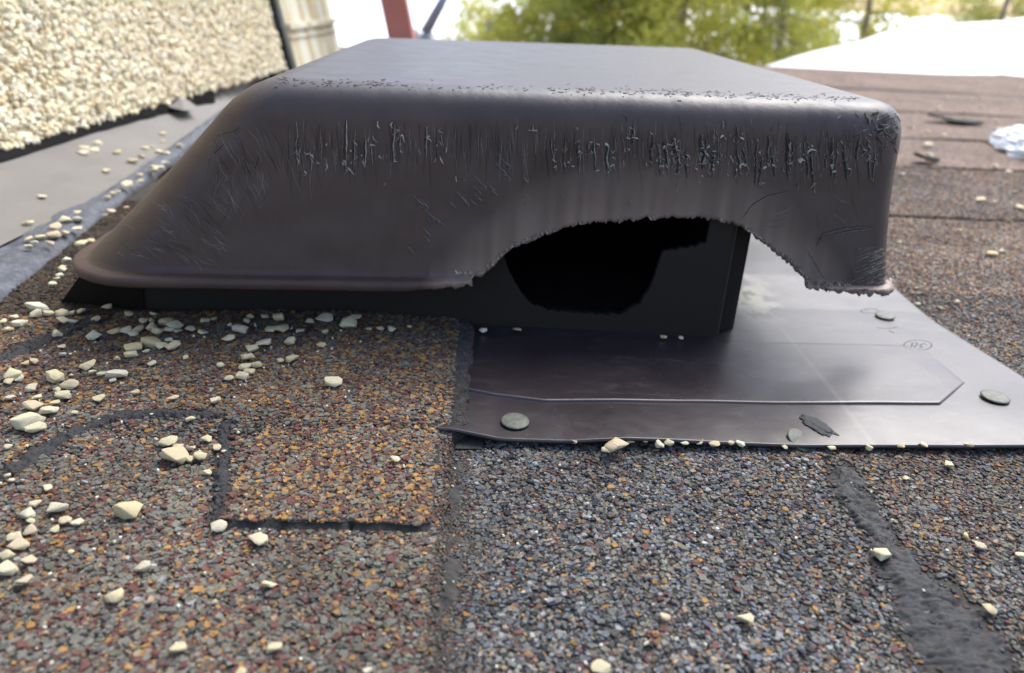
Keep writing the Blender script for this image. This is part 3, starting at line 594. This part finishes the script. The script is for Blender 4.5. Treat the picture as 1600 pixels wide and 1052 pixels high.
# dark lump of old tar on the flange lip
P0 = pz(1280, 662, .005); bm = bmesh.new(); bmesh.ops.create_icosphere(bm, subdivisions=4, radius=1)
for v_ in bm.verts:
    q = v_.co.copy(); s_ = 1+.45*noise.noise(q*1.7)+.2*noise.noise(q*5); v_.co = Vector((q.x*.0046*s_, q.y*.0068*s_, q.z*.0006*s_))
    v_.co.x += -.35*v_.co.y; X_, Y_ = P0[0]+v_.co.x, P0[1]+v_.co.y; v_.co = Vector((X_, Y_, v_.co.z+float(zfl(X_, Y_))+.0001))
o = bm_obj('tar_lump', bm, TAR, None, True); tag(o, 'dark crusty blob of old tar on the front lip of the flange', 'tar blob')
# ------------------------------------------------------------------ flashing and pebbledash wall
def edge_x(Y): return -.245-.11*(Y-.36)
def wall_x(Y): return -.3775+.085*(Y-.5)
flg = empty('roof_flashing', 'grey painted metal flashing strip along the foot of the pebbledash wall', 'flashing')
ys = np.linspace(-.1, 1.45, 260); prof = 26
P = np.zeros((len(ys), prof, 3))
def rollw(Y): return np.interp(Y, [.3, .42, .55, .7], [.040, .034, .016, .012])
for i, Y in enumerate(ys):
    a_ = edge_x(Y)-rollw(Y)*.9; b_ = wall_x(Y)-.02
    for k in range(prof):
        f = k/(prof-1); X_ = a_+(b_-a_)*f; P[i, k] = (X_, Y, .0085+.0205*f**1.1+.0008*float(fnoise(X_, Y, 14)))
link('flashing_sheet', grid_mesh('flashing_sheet', P[:, ::-1]), FLS, flg, True)
def zflash(X, Y):
    a_ = edge_x(Y)-rollw(Y)*.9; b_ = wall_x(Y)-.02; f = min(1, max(0, (X-a_)/(b_-a_))); return .0085+.0205*f**1.1
P = np.zeros((200, 22, 3)); ys = np.linspace(.1, 1.3, 200)
for i, Y in enumerate(ys):
    w_ = rollw(Y); cx0 = edge_x(Y)-w_*.5+.0025*n1(Y*25, 2)
    for k in range(22):
        an = math.pi*(k/21); X_ = cx0+math.cos(an)*w_*.56*(1+.1*n1(Y*60, k*.3)); P[i, k] = (X_, Y, .0005+math.sin(an)**.7*(.0085+.002*n1(Y*40, 1))+.0012*n1(Y*130, k*.9)+(.0052 if k > 14 else 0)*(k-14)/7)
link('rolled_edge', grid_mesh('rolled_edge', P), ROL, flg, True)

LEAN = .205
wallo = empty('pebbledash_wall', 'cream pebbledash wall covered in small stone chips, upper left', 'wall')
YW0, YW1 = .15, 1.262
def wall_pt(Y, h, off=0): return np.array([wall_x(Y)-LEAN*h+off, Y-.085*off, .030+h])
bm = bmesh.new(); hs = [0, .9]
vv_ = [[bm.verts.new(wall_pt(Y, h, o_)) for h in hs] for (Y, o_) in ((YW0, 0), (YW1, 0), (YW1, -.16), (YW0, -.16))]
for k in range(4): q = (k+1) % 4; bm.faces.new((vv_[k][0], vv_[q][0], vv_[q][1], vv_[k][1]))
bm.faces.new([v[0] for v in vv_]); bm.faces.new([v[1] for v in vv_]); bm_obj('render_coat', bm, WCO, wallo)
bm = bmesh.new(); Q_ = [wall_pt(Y, h, o_) for Y in (1.262, 1.286) for h in (-.03, .9) for o_ in (.004, -.1)]; v8 = [bm.verts.new(q) for q in Q_]
for f in ((0, 1, 3, 2), (4, 6, 7, 5), (0, 4, 5, 1), (2, 3, 7, 6), (0, 2, 6, 4), (1, 5, 7, 3)): bm.faces.new([v8[k] for k in f])
bm_obj('dark_joint', bm, DARK, wallo)
bm = bmesh.new(); bmesh.ops.create_icosphere(bm, subdivisions=2, radius=1); IV = np.array([v.co[:] for v in bm.verts]); IT = np.array([[v.index for v in f.verts] for f in bm.faces]); bm.free()
n = 30000; Yr = YW0+.2+(YW1-YW0-.2)*RNG.uniform(0, 1, n); hr = RNG.uniform(-.002, 1, n)**1.0*np.interp(Yr, [.35, .6, 1.26], [.36, .42, .62])
rot = RNG.normal(0, 1, (n, 3, 3)); q_, _ = np.linalg.qr(rot); sc_ = RNG.uniform(.0017, .0040, (n, 1))*RNG.uniform(.6, 1.15, (n, 3))
jit = 1+RNG.uniform(-.22, .22, (n, len(IV), 1)); Vs = np.einsum('nij,nkj->nki', q_, IV[None]*jit*sc_[:, None])
wx = wall_x(Yr)-LEAN*hr+.0012; Vs += np.stack([wx, Yr, .030+hr], 1)[:, None]
pal = np.array([(.80, .72, .50), (.86, .82, .68), (.68, .56, .36), (.82, .75, .57), (.75, .65, .46), (.62, .57, .44)]); cc = pal[RNG.choice(6, n, p=[.3, .22, .12, .22, .08, .06])]
cc = np.repeat(cc*RNG.uniform(.85, 1.1, (n, 1)), len(IV), axis=0)
o = link('stone_dash', tris_mesh('stone_dash', Vs.reshape(-1, 3), (np.arange(n)[:, None, None]*len(IV)+IT[None]).reshape(-1, 3), cc), WST, wallo); tag(o, kind='stuff')
# thin dark strip along the foot of the wall, with the lifted scrap at its far end
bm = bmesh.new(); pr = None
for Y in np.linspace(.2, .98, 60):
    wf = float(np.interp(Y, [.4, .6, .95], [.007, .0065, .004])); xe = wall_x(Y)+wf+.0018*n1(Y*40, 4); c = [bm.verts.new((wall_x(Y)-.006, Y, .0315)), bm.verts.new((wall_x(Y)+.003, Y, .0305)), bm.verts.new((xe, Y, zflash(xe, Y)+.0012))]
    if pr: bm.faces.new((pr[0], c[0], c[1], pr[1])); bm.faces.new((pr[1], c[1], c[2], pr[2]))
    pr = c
bm_obj('dark_strip', bm, DARK, wallo)
bm = bmesh.new(); Q = [py(258, 166, .86), py(281, 148, .90), py(310, 168, .88), py(288, 173, .85), py(284, 160, .93)]; t_ = [bm.verts.new(q) for q in Q]
for f in ((0, 1, 3), (1, 2, 3), (0, 4, 1), (1, 4, 2)): bm.faces.new([t_[k] for k in f])
tag(bm_obj('felt_scrap', bm, FLS), 'dark folded scrap of felt lifted at the foot of the pebbledash wall', 'felt scrap')

# ------------------------------------------------------------------ things beyond the wall's corner
def board(name, tl, tr_, y, h, mat, label, cat, seam=False, parent=None, th=.02, lean=LEAN, z0=-.006):
    """upright board: foot from pixel columns tl..tr_ read at row 60, standing on the roof"""
    a_ = py(tl, 57, y); b_ = py(tr_, 57, y); zz = a_[2]
    bm = bmesh.new()
    xa0 = a_[0]+lean*(zz-z0); xb0 = b_[0]+lean*(zz-z0)
    sh_ = Matrix(((1, 0, -lean, 0), (0, 1, 0, 0), (0, 0, 1, 0), (0, 0, 0, 1)))
    box_into(bm, xa0+lean*z0, xb0+lean*z0, y, y+th, z0, h, sh_, .0015)
    e = parent or empty(name, label, cat); o = bm_obj('panel' if not parent else name, bm, mat, e); return e
def side_panel(bm, Ya, Yb, h0, h1, o0, o1):
    c = [wall_pt(Y, h, o_) for Y in (Ya, Yb) for o_ in (o0, o1) for h in (h0, h1)]; vs = [bm.verts.new(p) for p in c]
    for f in ((0, 1, 3, 2), (4, 6, 7, 5), (0, 4, 5, 1), (2, 3, 7, 6), (0, 2, 6, 4), (1, 5, 7, 3)): bm.faces.new([vs[k] for k in f])
cb = empty('cladding_panel', 'cream rust-stained metal cladding beyond the end of the pebbledash wall', 'cladding')
bm = bmesh.new(); side_panel(bm, 1.285, 1.56, -.036, .9, -.05, .012); bm_obj('panel', bm, CREAM, cb)
bm = bmesh.new(); side_panel(bm, 1.283, 1.562, .058, .066, -.02, .020); side_panel(bm, 1.283, 1.562, .044, .047, -.02, .016); bm_obj('seam_flange', bm, CREAM, cb)
board('post', 606, 645, 1.55, .8, RED, 'dull red painted post beyond the back of the vent', 'post', th=.05)
# slanted grey bracket with a bright knob
br = empty('bracket', 'slanted grey metal bracket with a pale knob at the foot of the red post', 'bracket')
bm = bmesh.new(); A, B = py(664, 52, 1.7), py(700, -14, 1.7); A, B = Vector(A), Vector(B)
def tube(bm, A, B, r0, r1, seg=12):
    dvec = (B-A); q = dvec.to_track_quat('Z', 'Y').to_matrix().to_4x4(); bmesh.ops.create_cone(bm, cap_ends=True, segments=seg, radius1=r0, radius2=r1, depth=dvec.length, matrix=Matrix.Translation((A+B)/2) @ q)
tube(bm, A, B, .011, .008); F0 = Vector(py(672, 75, 1.7)); F0.z = -.006; tube(bm, F0, A, .03, .02); bm_obj('arm', bm, GREYM, br, True)
bm = bmesh.new(); bmesh.ops.create_uvsphere(bm, u_segments=16, v_segments=10, radius=.012, matrix=Matrix.Translation(py(649, 53, 1.66))); F0 = Vector(py(649, 53, 1.66)); tube(bm, Vector((F0.x, F0.y, -.006)), F0, .006, .006); bm_obj('knob', bm, WHT, br, True)

# ------------------------------------------------------------------ ground, snow bank
bm = bmesh.new(); R_ = 400; bmesh.ops.create_grid(bm, x_segments=60, y_segments=60, size=R_)
for v_ in bm.verts: v_.co.y += R_*.5; v_.co.z = -2.7+ (0 if v_.co.length < 25 else .6*n1(v_.co.x*.02, v_.co.y*.02))
tag(bm_obj('ground', bm, SNOW, None, True), kind='structure')
crest = [(1120, 118), (1190, 100), (1250, 86), (1320, 72), (1400, 50), (1470, 38), (1540, 28), (1600, 17), (1700, 5), (1900, -10)]
C3 = np.array([py(a_, b_, 4.2) for a_, b_ in crest]); nb = 120; mb = 50
xs = np.linspace(C3[0, 0]-1.2, C3[-1, 0], nb); zc = np.interp(xs, [C3[0, 0]-1.2, *C3[:, 0]], [-.75, *C3[:, 2]])
P = np.zeros((mb, nb, 3))
for k in range(mb):
    f = k/(mb-1); Y = 2.3+f*4.5; g = (Y-2.3)/1.9
    zz = np.where(g < 1, -.5+(zc+.5)*np.sin(np.clip(g, 0, 1)*math.pi/2), zc-(np.clip(g-1, 0, 9))**1.5*1.6)
    P[k, :, 0] = xs; P[k, :, 1] = Y; P[k, :, 2] = np.maximum(zz+.035*fnoise(xs, xs*0+Y, 2.1)+.015*fnoise(xs, xs*0+Y, 6), -2.75)
P0_ = P[:1].copy(); P0_[..., 2] = -2.75; P = np.concatenate([P0_, P], 0)
tag(link('snow_bank', grid_mesh('snow_bank', P), SNOW, None, True), kind='structure')
# patch of old snow on the shingles
c0 = pz(1604, 246, .0); n = 60; bm = bmesh.new(); bmesh.ops.create_icosphere(bm, subdivisions=6, radius=1)
for v_ in bm.verts:
    q = v_.co.copy(); s_ = .9+.12*noise.noise(q*1.7)+.10*noise.noise(q*6)+.09*noise.noise(q*15)+.045*noise.noise(q*36)+.03*noise.noise(q*70); v_.co = Vector((q.x*.105*s_, q.y*.17*s_, q.z*.042*s_)); v_.co += Vector((c0[0]+.080, c0[1]-.02, .0))
tag(bm_obj('snow_patch', bm, ICE, None, True), 'melting lump of white snow on the shingles at the right edge', 'snow patch')
# torn dark shingle flakes on the right
def flake(px, py_, w, hpx, ang, label):
    c = pz(px, py_, .004); dpt = proj(c)[2]; L = w*dpt/F_PX/2
    bm = bmesh.new(); N = 22; top = []; bot = []
    for k in range(N):
        t = k*2*math.pi/N; rx = L*(1+.2*n1(k*.9, px)); ry = L*hpx*(1+.35*n1(k*.8, py_)); X_ = rx*math.cos(t); Y_ = ry*math.sin(t); zz = .003+.010*max(0, -X_/L)*.6+.0012*n1(k*1.3, 5)
        top.append(bm.verts.new((X_, Y_, zz+.0028))); bot.append(bm.verts.new((X_*.98, Y_*.98, zz)))
    bm.faces.new(top); bm.faces.new(bot[::-1]); [bm.faces.new((bot[k], bot[(k+1) % N], top[(k+1) % N], top[k])) for k in range(N)]
    o = bm_obj('shingle_flake', bm, ASPH); o.location = (c[0], c[1], float(zroof(c[0], c[1]))); o.rotation_euler.z = ang; return tag(o, label, 'shingle scrap')
flake(1492, 190, 84, .5, -.25, 'long curled dark scrap of shingle lying near the snow lump')
flake(1446, 252, 42, .7, 0, 'small dark scrap of shingle, right of the hood and below the long scrap')
flake(1590, 212, 46, .8, .4, 'dark shingle scrap half under the snow lump')
bm = None
# ------------------------------------------------------------------ trees
def tree(px, Y, h, rad, mat, label, seed, nleaf=5200, zb=-2.7, dens=1.0, lf=.038):
    r_ = np.random.default_rng(seed); base_ = py(px, 50, Y); bx = base_[0]
    e = empty('conifer', label, 'tree', 'trees behind the roof'); e.location = (bx, Y, zb)
    bm = bmesh.new(); A = Vector((0, 0, 0)); nseg = 8; rr0 = .017*h/2
    pts = [Vector((.10*n1(k*.7, seed), .10*n1(k*.7, seed+9), h*k/nseg)) for k in range(nseg+1)]
    for k in range(nseg): tube(bm, pts[k], pts[k+1]+Vector((0, 0, .02)), rr0*(1-k/nseg)+.012, rr0*(1-(k+1)/nseg)+.012, 9)
    limbs = []
    for k in range(int(90*dens)):
        z0 = h*(.16+.82*(k+.5)/(90*dens)); f = 1-(z0/h); a0 = k*2.4+r_.uniform(-.4, .4); L = rad*(.25+.95*f**.75)*r_.uniform(.65, 1.15)
        A = Vector((0, 0, z0)); B = A+Vector((math.cos(a0)*L, math.sin(a0)*L, -.18*L+r_.uniform(-.1, .25))); limbs.append((A, B, L)); tube(bm, A, B, .016*f+.006, .003, 5)
    bm_obj('trunk', bm, BARK, e, True)
    tot = sum(l[2] for l in limbs); V = []; 
    for A, B, L in limbs:
        n = int(3.0*nleaf*L/tot); t = r_.uniform(.15, 1.05, n)**.8; c = np.array(A)[None]*(1-t[:, None])+np.array(B)[None]*t[:, None]
        c += r_.normal(0, 1, (n, 3))*np.array([.10, .10, .07])*(.5+.7*L)*(.4+t[:, None]*.6); c[:, 2] -= np.abs(r_.normal(0, .09, n)); V.append(c)
    C_ = np.concatenate(V); n = len(C_); d1 = r_.normal(0, 1, (n, 3)); d1[:, 2] -= .8; d1 /= np.linalg.norm(d1, axis=1)[:, None]; d2 = np.cross(d1, r_.normal(0, 1, (n, 3))); d2 /= np.linalg.norm(d2, axis=1)[:, None]
    s_ = r_.uniform(.6, 1.5, (n, 1))*lf
    Q = np.stack([C_-d1*s_, C_+d2*s_*.26, C_+d1*s_*1.3, C_-d2*s_*.26], 1).reshape(-1, 3); i = np.arange(n)*4
    T = np.concatenate([np.stack([i, i+1, i+2], 1), np.stack([i, i+2, i+3], 1)])
    link('crown', tris_mesh('crown', Q, T), mat, e); return e
tree(760, 7.0, 2.62, 1.0, LEAF_Y, 'low yellow-green tree just right of the slanted bracket, its crown sloping down to the left', 1, 9000)
tree(870, 8.5, 4.8, 1.35, LEAF_Y, 'bushy yellow-green tree left of the middle of the row', 2, 14000)
tree(955, 7.2, 4.4, 1.05, LEAF_G, 'darker green tree above the middle of the hood', 3, 10000)
tree(1068, 6.6, 5.5, .95, LEAF_Y, 'yellow-green tree with a pale bare trunk showing above the hood', 4, 7000, dens=.8)
tree(1165, 8.0, 5.6, 1.15, LEAF_Y, 'loose yellow-green tree above the right back corner of the hood', 5, 6500, dens=.8)
tree(1225, 6.2, 4.6, .55, LEAF_G, 'thin ragged tree with white snow showing through it', 6, 2600, dens=.7)
tree(1345, 8.2, 5.4, .85, LEAF_Y, 'ragged green tree standing over the left end of the snow bank', 7, 5200, dens=.8)
tree(1560, 13.0, 6.5, 1.25, LEAF_G, 'dark green tree at the top right above the snow bank', 8, 9000)
# ------------------------------------------------------------------ fallen stone chips
def stone_mesh(seed):
    r_ = random.Random(seed); bm = bmesh.new()
    for _ in range(15):
        v_ = Vector([r_.gauss(0, 1) for _ in range(3)]).normalized(); v_ = Vector((max(-.78, min(.78, v_.x)), max(-.8, min(.8, v_.y)), max(-.7, min(.7, v_.z)))); bm.verts.new(v_*r_.uniform(.85, 1.05))
    bmesh.ops.convex_hull(bm, input=bm.verts[:]); 
    for v_ in [v for v in bm.verts if not v.link_faces]: bm.verts.remove(v_)
    bmesh.ops.dissolve_limit(bm, angle_limit=.25, verts=bm.verts[:], edges=bm.edges[:])
    bmesh.ops.bevel(bm, geom=bm.edges[:], offset=.045, segments=1, affect='EDGES', clamp_overlap=True)
    bmesh.ops.triangulate(bm, faces=bm.faces[:]); bmesh.ops.subdivide_edges(bm, edges=bm.edges[:], cuts=1, use_grid_fill=True)
    for v_ in bm.verts: v_.co += v_.co.normalized()*(.10*noise.noise(v_.co*1.8+Vector((seed, 0, 0)))+.04*noise.noise(v_.co*5+Vector((seed, 9, 0))))
    bmesh.ops.recalc_face_normals(bm, faces=bm.faces)
    xs = [v.co.x for v in bm.verts]; s_ = 2/(max(xs)-min(xs)); bmesh.ops.scale(bm, vec=(s_, s_, s_), verts=bm.verts)
    me = bpy.data.meshes.new('stone_chip'); bm.to_mesh(me); bm.free(); me.materials.append(STONE); me.polygons.foreach_set('use_smooth', [True]*len(me.polygons)); return me
SM = [stone_mesh(k) for k in range(18)]
REG = {
 'on the shingle below the near end of the flashing': [(59, 479, 33), (56, 490, 20), (76, 489, 16), (22, 495, 15), (30, 505, 23), (15, 514, 14), (5, 502, 12), (96, 489, 22), (112, 488, 17), (127, 486, 15), (97, 501, 19), (114, 500, 16), (150, 498, 15), (167, 479, 15)],
 'on the tarry shingle above the arched smear': [(89, 521, 18), (146, 524, 27), (96, 541, 12), (98, 553, 11), (110, 553, 6), (40, 567, 13), (54, 564, 15), (22, 585, 30), (30, 591, 14), (15, 595, 15), (85, 587, 33), (49, 606, 18), (111, 586, 8), (14, 621, 18)],
 'in the stepped heap left of the arched smear': [(108, 602, 28), (89, 609, 13), (99, 617, 28), (59, 620, 17), (51, 633, 31), (85, 629, 17), (78, 640, 29), (42, 658, 43), (55, 668, 32), (117, 644, 11), (12, 698, 15)],
 'on brown shingle between stepped heap and hood': [(138, 571, 26), (145, 581, 14), (158, 584, 15), (182, 583, 33), (176, 594, 11), (190, 599, 7), (183, 560, 13), (237, 567, 14), (211, 612, 17), (154, 622, 18), (271, 621, 17), (336, 625, 18), (298, 654, 16), (237, 647, 6), (290, 558, 9)],
 'in the loose heap just below the shaded row': [(205, 553, 22), (208, 542, 28), (236, 534, 31), (252, 540, 18), (264, 531, 14), (270, 540, 25), (228, 548, 12)],
 'in shaded row under left half of hood': [(178, 517, 20), (197, 516, 19), (215, 513, 20), (208, 521, 17), (224, 501, 14), (237, 500, 11), (237, 511, 22), (246, 517, 20), (259, 502, 22), (273, 508, 27), (263, 515, 18), (278, 517, 13), (299, 513, 17), (317, 519, 17), (321, 500, 16), (334, 498, 10), (202, 490, 14), (240, 490, 13)],
 'in shaded row under middle of hood': [(359, 507, 11), (376, 513, 26), (386, 501, 13), (392, 494, 13), (413, 494, 15), (435, 495, 22), (423, 514, 18), (440, 513, 25), (469, 516, 14), (485, 502, 16), (507, 498, 28), (508, 518, 12), (556, 495, 18), (545, 504, 28), (594, 513, 14), (612, 514, 14), (575, 514, 12), (640, 510, 8)],
 'in the ladder of chips below the hood lip': [(344, 570, 15), (358, 591, 15), (379, 587, 23), (390, 581, 17), (383, 573, 20), (402, 570, 21), (385, 557, 25), (394, 544, 21), (412, 535, 25), (356, 529, 22)],
 'on the orange-flecked raised tab': [(453, 533, 20), (457, 560, 23), (438, 563, 13), (502, 539, 16), (521, 596, 30), (617, 716, 18)],
 'in the cluster inside the arched smear': [(262, 689, 30), (274, 710, 45), (278, 698, 18), (300, 700, 13), (312, 712, 24), (296, 717, 16), (323, 685, 18), (338, 699, 14), (350, 705, 9), (324, 738, 16)],
 'between smear and left picture edge': [(74, 762, 15), (12, 743, 10), (18, 750, 10), (35, 750, 7), (54, 787, 18), (88, 793, 33), (44, 803, 27), (49, 814, 16), (46, 828, 22), (102, 813, 22), (120, 816, 22), (86, 826, 15)],
 'in the heap at the lower left picture edge': [(23, 838, 22), (29, 851, 30), (8, 868, 26), (10, 889, 32), (45, 875, 24), (37, 906, 31)],
 'on the grey-brown shingle at lower left': [(201, 796, 44), (223, 884, 26), (340, 823, 28), (403, 845, 32), (111, 862, 10), (181, 931, 29), (422, 910, 24), (278, 1012, 27), (429, 1010, 26), (336, 940, 9), (377, 1050, 18), (574, 1048, 15)],
 'on the blue-grey shingle at lower right': [(1483, 725, 23), (1415, 747, 11), (1378, 864, 33), (1510, 836, 11), (1532, 853, 19), (1595, 867, 18), (1546, 952, 22), (1039, 964, 19), (1163, 965, 28), (832, 994, 9), (1009, 1004, 12), (939, 1042, 32), (1100, 848, 8), (817, 925, 7)],
 'tucked along the front edge of the flange': [(962, 692, 38), (948, 700, 16), (897, 687, 14), (984, 687, 14), (1006, 687, 15), (1030, 692, 17), (1046, 690, 18), (1069, 690, 16), (1093, 688, 15), (1115, 691, 19), (1141, 690, 13), (1157, 691, 17), (1226, 697, 9), (1299, 698, 14), (1358, 697, 14), (1408, 694, 12), (1443, 694, 15), (1514, 694, 16)],
 'lying on the flange at the foot of the riser': [(807, 515, 16), (1037, 526, 11), (1064, 528, 9), (755, 516, 14)],
 'on the shingle courses right of the flange': [(1499, 359, 9), (1577, 345, 10), (1550, 396, 19), (1566, 392, 10), (1406, 378, 6), (1433, 450, 8), (1434, 475, 9), (1495, 472, 12), (1469, 481, 7), (1588, 594, 9), (1508, 517, 6), (1525, 454, 5), (1517, 399, 5)],
 'between the hood corner and the snow lump': [(1422, 198, 10), (1450, 227, 17), (1452, 242, 13), (1433, 241, 8), (1456, 280, 8), (1532, 311, 17), (1555, 315, 8), (1569, 286, 9), (1587, 299, 10), (1555, 259, 10), (1577, 268, 10), (1594, 324, 14), (1467, 169, 9), (1508, 174, 8), (1532, 154, 7), (1534, 167, 7), (1478, 152, 7), (1476, 211, 8), (1450, 206, 8), (1555, 189, 8), (1412, 272, 7)],
}
REGF = {
 'in the far part of the grey flashing': [(149, 225, 22), (130, 231, 17), (130, 239, 20), (147, 235, 16), (183, 216, 14), (181, 238, 16), (166, 267, 13), (208, 251, 17), (222, 244, 13), (226, 232, 13), (236, 230, 10), (247, 237, 12), (260, 239, 12), (252, 210, 13), (278, 188, 15), (265, 193, 8), (280, 227, 14), (253, 221, 8)],
 'in the row along the foot of the pebbledash wall': [(245, 183, 13), (200, 189, 17), (212, 185, 17), (206, 194, 14), (224, 181, 12), (240, 176, 16), (254, 174, 12), (302, 170, 9), (267, 168, 16), (284, 168, 12)],
 'beside the slanted end of the hood': [(243, 262, 18), (257, 255, 14), (240, 266, 14), (251, 262, 12), (218, 272, 10), (198, 288, 18), (218, 283, 14), (167, 308, 12), (177, 302, 10), (184, 299, 9), (174, 330, 13), (197, 324, 8), (163, 336, 9)],
 'on the near part of the grey flashing': [(65, 307, 14), (121, 332, 14), (102, 343, 22), (43, 348, 18), (122, 342, 16), (87, 354, 19), (120, 357, 15), (45, 373, 14), (62, 370, 17), (84, 367, 22), (104, 364, 16), (45, 386, 16), (53, 379, 13), (78, 381, 17)],
 'in the crevice between flashing roll and hood': [(127, 380, 20), (142, 376, 12), (104, 406, 15), (97, 417, 13), (98, 421, 13), (92, 430, 15), (82, 443, 13), (88, 435, 12)],
}
ORD = 'first second third fourth fifth sixth seventh eighth ninth tenth eleventh twelfth thirteenth fourteenth fifteenth sixteenth seventeenth eighteenth nineteenth twentieth twenty-first'.split()
r_ = random.Random(21)
def place(px_, py__, w, zf, label, group, lift=0.0):
    z = .003
    for _ in range(5):
        P0 = pz(px_, py__, z); z = zf(P0[0], P0[1])+lift
        z += w*proj(P0)[2]/F_PX*.17
    dpt = proj(P0)[2]; s_ = w*.94*dpt/F_PX/2; me = r_.choice(SM); o = bpy.data.objects.new('stone_chip', me); COL.objects.link(o)
    o.location = P0; o.scale = (s_, s_*r_.uniform(.65, .95), s_*r_.uniform(.36, .60)); o.rotation_euler = (r_.uniform(-.25, .25), r_.uniform(-.2, .2), r_.uniform(-.7, .7)+r_.choice([0, math.pi]))
    tag(o, label, 'stone chip', group)
def zs(X, Y):
    z = float(zroof(X, Y))
    if X > -.008 and .2425 < Y < .6 and X < .25: z = float(zfl(X, Y))
    return z+.0012
cnt = 0
def size_word(w, ws): return 'large ' if w == max(ws) else ('tiny ' if w == min(ws) else '')
for RG, zf in ((REG, zs), (REGF, None)):
    for where, L in RG.items():
        ws = [q[2] for q in L]
        for k, q in enumerate(sorted(L)):
            lab = 'stone chip, %s from left, %s' % (ORD[k], where)
            if zf is None:
                if 'crevice' in where: fz = lambda X, Y: .010
                elif 'beside' in where: fz = lambda X, Y: zflash(X, Y)+.0015
                else: fz = lambda X, Y: zflash(X, Y)+.0003
            else:
                fz = zs if 'tucked' not in where else (lambda X, Y: .0032)
            place(q[0], q[1]+(2 if 'tucked' in where else 0), q[2], fz, lab, 'stone chips '+where); cnt += 1
print('stones', cnt)
# grit: crumbs too many to count, around the stones
n = 900; gx = RNG.uniform(-.30, .24, n); gy = RNG.uniform(.13, .335, n); keep = cull(gx, gy) & ~((gx > -.006) & (gy > .24)) & (RNG.uniform(0, 1, n) < np.where(gx < -.05, .8, .3)); gx, gy = gx[keep], gy[keep]
g = chips('stone_grit', gx, gy, RNG.uniform(.0005, .0014, len(gx)), np.tile(np.array([[.72, .68, .55]]), (len(gx), 1)), None, lambda a, b: zroof(a, b)+.0009, .5)
